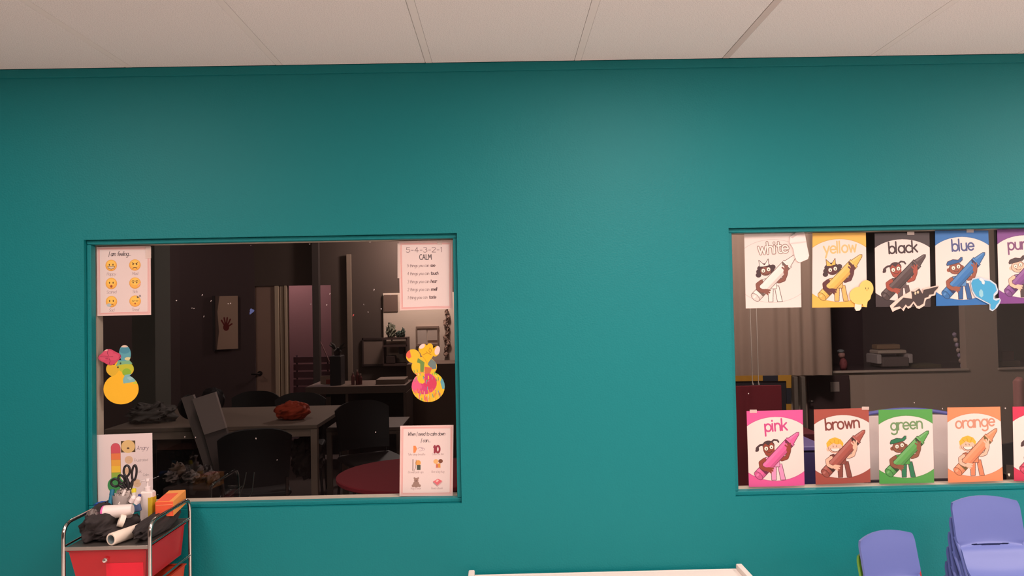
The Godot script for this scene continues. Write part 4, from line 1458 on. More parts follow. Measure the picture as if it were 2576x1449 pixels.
func chair(label: String, col: Material, group: String) -> Node3D:
	var t := thing("school_chair", label, "chair", Vector3.ZERO, group)
	var b := MB.new()
	var slot := func(u: float, w: float) -> bool: return absf(u - 0.5) < 0.3 and w > (4.1 + 2.2 * (0.09 - (u - 0.5) * (u - 0.5))) / 13.0 and w < (4.62 + 2.6 * (0.09 - (u - 0.5) * (u - 0.5))) / 13.0
	b.sheet(chair_point, 40, 91, 0.0075, slot)
	part(t, "shell", b, col)
	for sx in [-1.0, 1.0]:
		for e in [[0.1, 0.17], [-0.07, -0.17]]:
			b = MB.new()
			b.tube(bent([Vector3(sx * 0.085, 0.3, e[0]), Vector3(sx * 0.125, 0.285, e[0] + signf(e[1]) * 0.02), Vector3(sx * 0.155, 0.0, e[1])], 0.025), 0.0085, 10)
			part(t, "leg", b, col)
		b = MB.new()
		b.tube([Vector3(sx * 0.118, 0.43, -0.138), Vector3(sx * 0.112, 0.37, -0.11), Vector3(sx * 0.122, 0.3, -0.06)], [0.006, 0.0075, 0.008], 8)
		part(t, "side_rib", b, col)
	return t


func build_chairs() -> void:
	var blue := mat(97, 110, 174, 0.5)
	var green := mat(98, 150, 46, 0.45)
	var red := mat(238, 74, 84, 0.45)
	var first := chair("blue plastic school chair, topmost of the tall stack in the lower right corner", blue, "chairs of the tall blue stack")
	var n := 7
	for i in n:
		var c := first
		if i > 0:
			c = copy(first, "blue plastic school chair, %s from the top of the tall stack at the right" % ["", "second", "third", "fourth", "fifth", "sixth", "lowest"][i], "chairs of the tall blue stack")
		c.position = Vector3(1.69, 0.0575 * (n - 1 - i) - 0.002 * (n - 1 - i), 0.515 - 0.012 * i)
		c.rotation_degrees.y = 1.5
	var second := chair("blue plastic school chair on top of the short mixed colour stack", blue, "chairs of the short mixed stack")
	var spots := [[blue, 0.0, 0.0, ""], [green, -0.002, 0.0, "green plastic school chair, second in the short mixed colour stack"], [red, 0.04, 3.0, "red plastic school chair, third in the short mixed colour stack"], [blue, 0.0, 0.0, "blue plastic school chair, fourth in the short mixed colour stack"], [green, 0.0, 0.0, "green plastic school chair at the foot of the short mixed colour stack"]]
	for i in 5:
		var c := second
		if i > 0:
			c = copy(second, spots[i][3], "chairs of the short mixed stack")
			for m in c.get_children():
				m.material_override = spots[i][0]
		c.position = Vector3(1.375 + spots[i][1], 0.0555 * (4 - i), 0.52 - 0.012 * i)
		c.rotation_degrees.y = 19.0 + spots[i][2]


func build_shelf() -> void:
	var m := mat(244, 226, 218, 0.45)
	var t := thing("toy_shelf", "low white shelf unit against the wall at the bottom edge between the windows", "shelf", Vector3(0.39, 0, 0.2))
	var x0 := -0.142
	var x1 := 0.915
	var top := 0.545
	for x in [x0, x1]:
		var b := MB.new()
		b.span(Vector3(x - 0.012, 0, 0.02), Vector3(x + 0.012, top + 0.019, 0.36), 0.003)
		part(t, "end_panel", b, m)
	for y in [0.05, 0.29, top - 0.018]:
		var b := MB.new()
		b.span(Vector3(x0 + 0.012, y, 0.031), Vector3(x1 - 0.012, y + 0.018, 0.355), 0.002)
		part(t, "shelf_board", b, m)
	var b := MB.new()
	b.span(Vector3(x0 + 0.012, 0.02, 0.02), Vector3(x1 - 0.012, top, 0.03), 0.001)
	part(t, "back_panel", b, m)
	b = MB.new()
	b.span(Vector3(0.38, 0.068, 0.04), Vector3(0.398, top - 0.018, 0.35), 0.002)
	part(t, "divider", b, m)


func build_flecks() -> void:
	var pale := mat(206, 190, 186, 0.35)
	var k := 0
	for e in [[444, 756, 5, 4, 0.3], [509, 742, 3, 6, -0.5], [483, 775, 3, 3, 0], [488, 776, 3, 3, 0], [513, 796, 2, 6, -0.3], [531, 757, 2, 6, -0.6], [574, 764, 4, 3, -0.3], [580, 763, 3, 4, -0.4], [782, 765, 3, 4, -0.5], [822, 767, 4, 4, -0.5], [830, 739, 3, 6, -0.5],
			[941, 729, 4, 7, -0.3], [915, 766, 2, 5, 0.2], [959, 777, 4, 4, 0], [926, 785, 3, 4, 0.4], [983, 741, 4, 4, 0.3], [931, 609, 9, 3, 0.1], [779, 614, 6, 3, 0], [631, 617, 3, 3, 0], [465, 1099, 3, 4, 0], [492, 1100, 3, 4, -0.3], [644, 1103, 3, 6, 0.1], [697, 1157, 2, 4, -0.3], [945, 1087, 4, 4, 0.2], [928, 1247, 4, 4, 0.4], [940, 1248, 4, 3, 0.3],
			[1883, 990, 4, 4, 0.3], [2300, 1013, 3, 4, 0.3], [2371, 1028, 3, 5, 0.4], [2529, 1027, 5, 5, 0.5]]:
		var c := at(e[0], e[1], -0.0574)
		var b := MB.new()
		b.xf = Transform3D(Basis(Vector3.BACK, e[4]), c)
		b.lathe_disc(e[2] * 0.0006, e[3] * 0.0007, 0.0012)
		single("tape_scrap", "tiny pale scrap of tape left on the window glass" if e[0] < 1500 else "tiny pale scrap of tape left between the color cards", "tape", b, pale, c, "tape scraps on the left window" if e[0] < 1500 else "tape scraps on the right window")
		k += 1
	for e in [[633, 783, 11, 16, -0.5, mat(70, 84, 140, 0.5), "smudged blue and white sticker remnant on the left window", "sticker_remnant"], [889, 793, 3, 6, -0.4, mat(206, 70, 66, 0.5), "tiny red scrap of sticker on the left window", "sticker_scrap"], [2538, 1194, 6, 8, 0, mat(236, 220, 200, 0.5), "white blob of putty between the orange and red cards", "putty_blob"]]:
		var c := at(e[0], e[1], -0.0574)
		var b := MB.new()
		b.xf = Transform3D(Basis(Vector3.BACK, e[4]), c)
		b.lathe_disc(e[2] * 0.00085, e[3] * 0.00085, 0.003)
		single(e[7], e[6], "sticker" if e[0] < 1500 else "putty", b, e[5], c)


# ---------- the dark rooms behind the glass ----------
func slab(px0: float, py0: float, px1: float, py1: float, z: float, depth: float, bevel := 0.0) -> MB:   # a box whose front face spans two pixel corners on the plane z
	var a := at(px0, py0, z)
	var c := at(px1, py1, z)
	var b := MB.new()
	b.span(Vector3(a.x, c.y, z - depth), Vector3(c.x, a.y, z), bevel)
	return b


func table(label: String, x0: float, x1: float, z0: float, z1: float, h: float, apron: float, top: Material, leg: Material, lw: float) -> void:
	var t := thing("table", label, "table", Vector3((x0 + x1) / 2, 0, (z0 + z1) / 2))
	var b := MB.new()
	b.span(Vector3(x0, h - 0.03, z0), Vector3(x1, h, z1), 0.004)
	part(t, "tabletop", b, top)
	if apron > 0.0:
		for z in [z1 - 0.03, z0 + 0.01]:
			b = MB.new()
			b.span(Vector3(x0 + 0.02, h - apron, z), Vector3(x1 - 0.02, h - 0.0305, z + 0.02), 0.002)
			part(t, "apron", b, leg)
	for x in [x0 + 0.002, x1 - lw]:
		for z in [z0 + 0.002, z1 - lw]:
			b = MB.new()
			b.span(Vector3(x, 0, z), Vector3(x + lw - 0.002, h - 0.0305, z + lw - 0.002), 0.003)
			part(t, "leg", b, leg)


func adult_chair(label: String, p: Vector3, turn: float, shiny: bool) -> void:
	var t := thing("office_chair", label, "chair", Vector3.ZERO)
	var black := mat(26, 22, 23, 0.6)
	var b := MB.new()
	b.sheet(func(u: float, w: float) -> Vector3:
		var x := 2.0 * u - 1.0
		var round_top := 1.0 - pow(absf(x), 3.0) * 0.16 * (1.0 - w)
		return Vector3(x * 0.22 * (1.0 - 0.1 * w), 0.5 + 0.37 * (1.0 - w) * round_top, -0.2 - 0.06 * (1.0 - w) + 0.05 * x * x), 14, 10, 0.025)
	part(t, "backrest", b, black)
	b = MB.new()
	b.box(Vector3(0, 0.44, 0.02), Vector3(0.44, 0.05, 0.42), 0.02)
	part(t, "seat", b, black)
	var m := mat(200, 192, 186, 0.2, 1.0) if shiny else mat(50, 46, 46, 0.4, 0.5)
	for s in [-1.0, 1.0]:
		b = MB.new()
		b.tube(bent([Vector3(s * 0.19, 0.415, 0.17), Vector3(s * 0.22, 0.012, 0.22), Vector3(s * 0.22, 0.012, -0.2), Vector3(s * 0.19, 0.42, -0.17), Vector3(s * 0.19, 0.55, -0.22)], 0.06), 0.011, 10)
		part(t, "leg", b, m)
	t.position = p
	t.rotation.y = turn


func build_back_left() -> void:
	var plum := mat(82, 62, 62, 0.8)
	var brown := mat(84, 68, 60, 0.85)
	var cream := mat(202, 176, 150, 0.6)
	var zb := -6.0
	var dl := at(640, 720, zb)
	var dr := at(832, 720, zb)
	# shell of the left back room
	var b := MB.new()
	b.span(Vector3(-5.4, 0, zb - 0.1), Vector3(dl.x, 2.75, zb))
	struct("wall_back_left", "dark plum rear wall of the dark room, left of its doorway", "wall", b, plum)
	b = MB.new()
	b.span(Vector3(dl.x, dl.y, zb - 0.1), Vector3(dr.x, 2.75, zb))
	b.span(Vector3(dr.x, 0, zb - 0.1), Vector3(0.35, 2.75, zb))
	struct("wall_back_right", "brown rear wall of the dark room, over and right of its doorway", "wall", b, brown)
	b = MB.new()
	b.span(Vector3(-5.5, 0, -8.2), Vector3(-5.4, 2.75, -0.105))
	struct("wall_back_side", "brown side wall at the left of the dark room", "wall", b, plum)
	b = MB.new()
	b.span(Vector3(0.35, 0, -8.2), Vector3(0.45, 2.75, -0.105))
	struct("wall_partition", "brown partition between the two dark rooms", "wall", b, brown)
	b = MB.new()
	b.span(Vector3(-5.5, -0.1, -8.2), Vector3(5.2, 0, -0.105))
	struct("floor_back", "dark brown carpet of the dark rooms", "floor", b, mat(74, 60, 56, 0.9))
	b = MB.new()
	b.span(Vector3(-5.5, 2.65, -8.2), Vector3(5.2, 2.75, -0.105))
	struct("ceiling_back", "ceiling of the dark rooms", "ceiling", b, mat(150, 138, 130, 0.9))
	b = MB.new()
	b.span(Vector3(-5.5, 0, -8.2), Vector3(0.45, 2.75, -8.1))
	struct("wall_hall", "mauve wall of the hall beyond the doorway", "wall", b, mat(160, 118, 116, 0.85))
	# pillar at the left
	var pa := at(331, 800, -3.4)
	var pb := at(390, 800, -3.4)
	b = MB.new()
	b.span(Vector3(pa.x, 0, -3.7), Vector3(pb.x, 2.65, -3.4), 0.004)
	struct("trim_2", "dark grey green pillar standing in the dark room", "pillar", b, mat(92, 92, 84, 0.8))
	# doorway with its leaf and frame
	var d := struct("door_1", "pale brown door standing open in the far wall, beside a cream frame", "door")
	var f1 := at(690, 720, zb)
	var f2 := at(722, 720, zb)
	b = MB.new()
	b.span(Vector3(dl.x + 0.002, 0.005, zb - 0.06), Vector3(f1.x, dl.y, zb - 0.02), 0.003)
	part(d, "leaf", b, mat(160, 126, 110, 0.6))
	b = MB.new()
	var hd := at(642, 940, zb)
	b.tube([hd + Vector3(0.05, 0, -0.02), hd + Vector3(0.05, 0, 0.05), hd + Vector3(-0.03, 0, 0.05)], 0.011, 8)
	b.xf = Transform3D(Basis(Vector3.RIGHT, PI / 2), hd + Vector3(0.05, 0, -0.02))
	b.lathe([Vector2(0.001, 0.008), Vector2(0.03, 0.006), Vector2(0.03, 0)], 16)
	part(d, "handle", b, mat(50, 40, 38, 0.4, 0.6))
	for e in [[f1.x, f1.x + 0.055, 0.0], [f1.x + 0.06, f1.x + 0.11, -0.012], [f1.x + 0.115, f2.x, 0.004]]:
		b = MB.new()
		b.span(Vector3(e[0], 0, zb - 0.1), Vector3(e[1] - 0.006, dl.y, zb + e[2]), 0.004)
		part(d, "jamb", b, cream)
	var m1 := at(786, 800, -5.9)
	var m2 := at(803, 800, -5.9)
	b = MB.new()
	b.span(Vector3(m1.x, 0, -5.98), Vector3(m2.x, 2.65, -5.9), 0.003)
	struct("trim_3", "dark post in front of the mauve hall", "post", b, mat(70, 58, 54, 0.7))
	# slatted bench in the hall
	var t := thing("slatted_bench", "mauve bench of horizontal slats in the hall behind the doorway", "bench", at(780, 1018, -7.2))
	for i in 5:
		var y := 898.0 + 19 * i
		part(t, "slat", slab(738, y, 834, y + 13, -7.2, 0.02, 0.003), mat(150, 112, 120, 0.6))
	for x in [744.0, 822.0]:
		part(t, "post", slab(x, 894, x + 6, 1098, -7.225, 0.03, 0.003), mat(104, 78, 84, 0.6))
	# poster with a red hand print
	t = thing("handprint_poster", "pale poster with a dark red hand print on the plum wall", "poster", at(568, 880, zb + 0.02))
	part(t, "frame", slab(534, 744, 541, 884, zb + 0.03, 0.028), mat(46, 34, 34, 0.7))
	var p := Paint.new(Vector2(60, 136), 3, Color8(196, 160, 138))
	for l in ["24 74 17 62", "27 72 24 56", "30 72 32 56", "33 74 40 60", "34 78 44 72"]:
		p.stroke(v2(l), 4, Color8(120, 30, 26))
	p.ell(Vector2(29, 80), Vector2(8, 9), Color8(120, 30, 26))
	p.poly(v2("0 0 12 0 6 40 10 90 4 136 0 136"), Color8(98, 74, 66))
	part(t, "sheet", sheet_of([Vector2(541, 745), Vector2(598, 744), Vector2(599, 877), Vector2(542, 880)], zb + 0.025, 0.004), printed(p.texture(), 0.8))
	# board and wall objects
	var zw := zb + 0.03
	t = thing("whiteboard", "small dark framed board on the brown wall behind the left window", "board", at(938, 921, zw))
	part(t, "board_panel", slab(914, 854, 965, 917, zw, 0.015), mat(128, 106, 94, 0.6))
	for e in [[910, 850, 967, 855], [910, 916, 967, 921], [910, 850, 915, 921]]:
		part(t, "frame", slab(e[0], e[1], e[2], e[3], zw + 0.01, 0.025, 0.003), mat(58, 40, 36, 0.6))
	b = MB.new()
	b.span(at(872, 640, zw), at(889, 1000, zw) + Vector3(0, -0.3, 0.03), 0.003)
	struct("trim_4", "lighter vertical strip on the brown wall", "trim", b, mat(140, 118, 102, 0.7))
	# pale panel with notice and garland, built in place of a reflection in the glass
	t = thing("reflection_panel", "pale panel standing for a bright glass reflection at the right of the left window", "board", at(1052, 915, zw))
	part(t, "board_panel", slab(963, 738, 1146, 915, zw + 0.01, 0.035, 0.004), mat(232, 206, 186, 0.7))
	part(t, "picture", slab(965, 742, 1001, 784, zw + 0.02, 0.008, 0.002), mat(116, 90, 78, 0.7))
	t = thing("framed_notice", "two page notice in a grey wooden frame on the pale reflection panel", "picture", at(1075, 870, zw + 0.03))
	for e in [[1046, 821, 1104, 826], [1046, 865, 1104, 871], [1046, 826, 1050, 866], [1100, 826, 1104, 866]]:
		part(t, "frame", slab(e[0], e[1], e[2], e[3], zw + 0.035, 0.024, 0.003), mat(150, 122, 106, 0.7))
	part(t, "left_page", slab(1050, 826, 1074, 865, zw + 0.025, 0.012), mat(206, 184, 170, 0.7))
	part(t, "right_page", slab(1075, 826, 1100, 856, zw + 0.024, 0.011), mat(206, 182, 166, 0.7))
	t = thing("garland", "dark dried garland hanging at the right edge of the pale reflection panel", "garland", at(1125, 782, zw + 0.03))
	b = MB.new()
	b.tube([at(1121, 782, zw + 0.03), at(1126, 830, zw + 0.03), at(1124, 900, zw + 0.03)], 0.006, 6)
	part(t, "stem", b, mat(96, 72, 60, 0.8))
	for i in 9:
		b = MB.new()
		b.blob(at(1124 + 4 * sin(i * 2.3), 786 + 13.0 * i, zw + 0.035), Vector3(0.026, 0.036, 0.014), 60 + i, 0.5, 2.5, -1e9, 8, 10)
		part(t, "leaf", b, mat(160, 126, 108, 0.8))
	# wall shelf with toys
	var zs := zb + 0.3
	t = thing("wall_shelf", "dark wall shelf with small things on it beside the pale reflection panel", "shelf", at(990, 920, zs))
	for y in [850.0, 868.0, 916.0]:
		part(t, "shelf_board", slab(964, y, 1024, y + 4, zs, 0.24), mat(84, 60, 54, 0.6))
	part(t, "side_panel", slab(1021, 850, 1025, 920, zs, 0.24), mat(84, 60, 54, 0.6))
	part(t, "side_panel", slab(962, 850, 965, 920, zs, 0.24), mat(84, 60, 54, 0.6))
	b = MB.new()
	b.blob(at(984, 834, zs - 0.1), Vector3(0.05, 0.085, 0.05), 71, 0.5, 2.2)
	single("toy_plant", "grey green toy plant standing on the dark wall shelf", "toy", b, mat(120, 118, 98, 0.8), at(984, 850, zs - 0.1))
	for e in [[1004, 841, 0.036, 0.036], [1014, 838, 0.022, 0.05]]:
		b = MB.new()
		b.blob(at(e[0], e[1], zs - 0.08), Vector3(e[2], e[3], 0.03), int(e[0]), 0.5, 2.5)
		single("toy_figure", "small dark green toy on the dark wall shelf" if e[0] < 1010 else "small upright dark toy at the right end of the wall shelf", "toy", b, mat(84, 96, 84, 0.8), at(e[0], 849, zs - 0.08))
	single("shelf_box", "dark box on the middle of the wall shelf", "box", slab(1003, 872, 1016, 890, zs - 0.02, 0.1, 0.004), mat(58, 44, 44, 0.7), at(1010, 890, zs - 0.05))
	single("shelf_basket", "brown basket low on the wall shelf", "basket", slab(970, 896, 994, 915, zs - 0.02, 0.14, 0.01), mat(70, 50, 44, 0.8), at(982, 915, zs - 0.05))
	# brown half-height cabinet at the right, desk with box, plant and bottles
	t = thing("half_cabinet", "dark brown half height cabinet under the pale reflection panel", "cabinet", at(1082, 1100, -5.2))
	var ca := at(1022, 916, -5.2)
	b = MB.new()
	b.span(Vector3(ca.x, 0, -5.7), Vector3(at(1150, 916, -5.2).x, ca.y, -5.2), 0.006)
	part(t, "body", b, mat(120, 96, 82, 0.7))
	var zd := -4.6
	t = thing("desk", "long brown desk against the far wall of the dark room", "desk", at(895, 1060, zd - 0.3))
	part(t, "desktop", slab(768, 974, 1021, 988, zd, 0.6, 0.004), mat(120, 98, 86, 0.6))
	var da := at(1014, 988, zd)
	for x in [at(770, 988, zd).x, at(868, 988, zd).x, da.x]:
		b = MB.new()
		b.span(Vector3(x, 0, zd - 0.58), Vector3(x + 0.03, da.y - 0.001, zd - 0.01), 0.003)
		part(t, "side_panel", b, mat(110, 90, 78, 0.7))
	b = MB.new()
	b.span(Vector3(at(770, 988, zd).x + 0.03, 0.05, zd - 0.57), Vector3(da.x, da.y - 0.001, zd - 0.55))
	part(t, "back_panel", b, mat(46, 36, 34, 0.8))
	single("speaker_box", "black box standing on the left part of the long brown desk", "speaker", slab(829, 896, 858, 972, zd - 0.1, 0.2, 0.008), mat(40, 34, 36, 0.5), at(843, 973, zd - 0.2))
	t = thing("potted_plant", "small dark bushy plant on top of the black box", "plant", at(850, 896, zd - 0.2))
	b = MB.new()
	b.xf = Transform3D(Basis(), at(849, 896, zd - 0.2))
	b.lathe([Vector2(0.001, 0), Vector2(0.032, 0), Vector2(0.04, 0.05), Vector2(0.036, 0.05), Vector2(0.001, 0.04)], 14)
	part(t, "pot", b, mat(60, 46, 44, 0.7))
	for i in 14:
		var an := i * 2.4
		b = MB.new()
		var base := at(849, 888, zd - 0.2)
		var tip := base + Vector3(cos(an) * 0.085, 0.06 + 0.05 * sin(i * 1.7), sin(an) * 0.06)
		b.tube([base, base.lerp(tip, 0.55) + Vector3(0, 0.02, 0), tip], [0.004, 0.014, 0.002], 6)
		part(t, "leaf", b, mat(66, 58, 52, 0.8))
	for e in [[888, 936, "dull pink bottle on the long brown desk", 142, 86, 84], [899, 930, "tall dull red bottle on the long brown desk", 120, 56, 54], [907, 940, "short dark red jar on the long brown desk", 104, 46, 46]]:
		var q := at(e[0], 973, zd - 0.15)
		var h := at(e[0], e[1], zd - 0.15).y - q.y
		t = thing("bottle", e[2], "bottle", q)
		b = MB.new()
		b.xf = Transform3D(Basis(), q)
		b.lathe([Vector2(0.001, 0), Vector2(0.017, 0), Vector2(0.018, h * 0.7), Vector2(0.008, h * 0.85), Vector2(0.008, h * 0.88)], 14)
		part(t, "bottle_body", b, mat(e[3], e[4], e[5], 0.4))
		b = MB.new()
		b.xf = Transform3D(Basis(), q)
		b.lathe([Vector2(0.009, h * 0.88), Vector2(0.009, h * 0.99), Vector2(0.001, h)], 12)
		part(t, "cap", b, mat(180, 150, 140, 0.5))
	single("paper_tray", "low pale tray on the right part of the long brown desk", "tray", slab(945, 955, 1018, 972, zd - 0.1, 0.3, 0.006), mat(134, 112, 98, 0.7), at(980, 973, zd - 0.2))
	# tall notice beside the post: red and green labels on a cream strip
	t = thing("hanging_notice", "cream strip with a red and a green label hanging before the post", "notice", at(826, 1010, -4.9))
	part(t, "strip", slab(806, 946, 832, 1022, -4.9, 0.01), mat(166, 140, 122, 0.7))
	part(t, "red_label", slab(820, 955, 831, 972, -4.88, 0.012), mat(150, 52, 44, 0.6))
	part(t, "green_label", slab(820, 975, 831, 998, -4.88, 0.012), mat(38, 98, 78, 0.6))
	b = MB.new()
	b.tube([at(806, 860, -4.85), at(832, 917, -4.85), at(832, 946, -4.85)], 0.006, 6)
	part(t, "cord", b, mat(170, 120, 118, 0.6), "thin pinkish slanting cord")
	# long table, chairs, bag
	var tw := mat(140, 120, 106, 0.8)
	var tz := -2.46
	var x0 := at(262, 1075, tz).x
	var x1 := at(798, 1075, tz).x
	table("long pale table with square white legs in the middle of the dark room", x0, x1, tz - 1.1, tz, 0.775, 0.085, tw, mat(172, 150, 134, 0.5), 0.05)
	adult_chair("black round backed chair behind the table, left of the cream frame", Vector3(at(643, 1010, -3.9).x, 0, -3.7), 0.0, false)
	adult_chair("black round backed chair behind the table, under the mauve hall", Vector3(at(764, 1010, -3.7).x, 0, -3.5), 0.15, false)
	b = MB.new()
	var bg := at(734, 1050, -2.72)
	b.blob(Vector3(bg.x, 0.84, -2.75), Vector3(0.125, 0.07, 0.1), 15, 0.2, 1.5, 0.776)
	single("fabric_bag", "rust orange fabric bag lying on the long pale table", "bag", b, mat(190, 66, 34, 0.8), Vector3(bg.x, 0.776, -2.75))
	b = MB.new()
	var gb := at(385, 1062, -2.8)
	b.blob(Vector3(gb.x, 0.83, -2.8), Vector3(0.17, 0.08, 0.14), 19, 0.4, 2.0, 0.776)
	single("cloth_bundle", "grey crumpled cloth bundle at the left end of the long pale table", "cloth", b, mat(112, 106, 102, 0.9), Vector3(gb.x, 0.776, -2.8))
	adult_chair("black chair with shiny steel legs in front of the long pale table", Vector3(at(632, 1080, -1.9).x, 0, -1.95), PI + 0.35, true)
	t = thing("chair_frame", "bent steel chair legs catching the light in front of the black chair", "chair", at(585, 1260, -1.62))
	for e in [["520 1238 526 1226 574 1192", 0], ["600 1262 606 1236 613 1222 620 1188", 0], ["578 1248 598 1232 610 1222", 0], ["622 1258 634 1240 640 1188", 0]]:
		var pts := []
		for q in v2(e[0]):
			pts.append(at(q.x, q.y, -1.62))
		b = MB.new()
		b.tube(bent(pts, 0.01), 0.0042, 8)
		part(t, "steel_tube", b, mat(210, 200, 192, 0.25, 0.9))
	adult_chair("black chair beside the red round table", Vector3(at(872, 1100, -2.6).x + 0.14, 0, -2.85), 0.5, false)
	# two pale boards leaning on stacked chairs
	t = thing("leaning_boards", "two tilted grey boards leaning in front of the long pale table", "board", at(540, 1240, -2.3))
	for e in [["460 1000 490 992 560 1200 530 1210", -2.32, 160, 142, 136], ["488 1003 545 985 572 1075 518 1092", -2.25, 186, 166, 158], ["518 1092 572 1076 600 1180 548 1200", -2.26, 124, 108, 104]]:
		part(t, "board_panel", outline(v2(e[0]), e[1] - 0.03, e[1]), mat(e[2], e[3], e[4], 0.6))
	for e in [[478, 1004, -2.38], [535, 985, -2.36]]:
		b = MB.new()
		var c := at(e[0], e[1] + 20, e[2])
		b.blob(c, Vector3(0.085, 0.085, 0.03), int(e[0]), 0.08)
		part(t, "rounded_top", b, mat(34, 28, 30, 0.6))
	b = MB.new()
	b.tube([at(545, 1200, -2.3), Vector3(at(560, 1260, -2.3).x, 0.0, -2.3)], 0.02, 8)
	part(t, "prop", b, mat(40, 34, 34, 0.6))
	# under the table
	b = slab(392, 1098, 490, 1132, -2.7, 0.5, 0.01)
	t = thing("storage_bin", "dull red brown bin on a black stand under the left part of the table", "bin", at(440, 1230, -2.9))
	part(t, "bin_body", b, mat(108, 64, 54, 0.7))
	b = MB.new()
	var ba := at(394, 1132, -2.72)
	b.span(Vector3(ba.x, 0, -3.15), Vector3(at(488, 1132, -2.72).x, ba.y - 0.001, -2.72), 0.005)
	part(t, "stand", b, mat(30, 24, 24, 0.8))
	t = thing("toy_pile", "small heap of grey and brown toys on the floor at the lower left", "toys", at(470, 1215, -1.7))
	for i in 7:
		b = MB.new()
		b.blob(at(430 + 17 * i, 1200 + 8 * sin(i * 2.1) - (24 if i == 1 else 0), -1.7 - 0.05 * (i % 3)), Vector3(0.045, 0.035 + 0.01 * (i % 3), 0.05), 80 + i, 0.4, 2.5, -1e9, 10, 12)
		part(t, "toy", b, [mat(120, 104, 98, 0.5), mat(96, 70, 52, 0.6), mat(72, 60, 58, 0.6)][i % 3])
	b = MB.new()
	var ta := at(425, 1215, -1.7)
	b.span(Vector3(ta.x, 0, -2.0), Vector3(at(550, 1215, -1.7).x, ta.y - 0.01, -1.6), 0.01)
	single("low_chest", "low dark chest carrying the heap of toys", "chest", b, mat(62, 46, 42, 0.8), Vector3((ta.x + at(550, 1215, -1.7).x) / 2, 0, -1.8))
	b = MB.new()
	b.blob(at(772, 1150, -2.9), Vector3(0.12, 0.16, 0.12), 27, 0.25, 4.0)
	single("shaggy_cushion", "dark shaggy cushion under the right end of the long table", "cushion", b, mat(74, 62, 58, 0.95), at(772, 1200, -2.9))
	# red round table and the low desk behind it
	var rc := Vector3(at(1046, 1194, -1.86).x, 0.545, -1.86)
	t = thing("round_table", "round dark red table behind the lower right of the left window", "table", Vector3(rc.x, 0, rc.z))
	b = MB.new()
	b.xf = Transform3D(Basis(), rc)
	b.lathe([Vector2(0.001, -0.03), Vector2(0.49, -0.03), Vector2(0.5, -0.022), Vector2(0.5, -0.004), Vector2(0.492, 0.0), Vector2(0.001, 0.0005)], 48)
	part(t, "tabletop", b, mat(150, 30, 46, 0.95))
	for i in 4:
		var an := PI / 4 + i * PI / 2
		b = MB.new()
		b.tube([rc + Vector3(cos(an) * 0.33, -0.03, sin(an) * 0.33), Vector3(rc.x + cos(an) * 0.38, 0.0, rc.z + sin(an) * 0.38)], 0.018, 10)
		part(t, "leg", b, mat(60, 54, 52, 0.3, 0.8))
	table("low grey table behind the red round table", at(820, 1090, -3.4).x, at(1010, 1090, -3.4).x, -4.0, -3.4, 0.6, 0.06, mat(120, 104, 94, 0.6), mat(150, 130, 116, 0.6), 0.045)


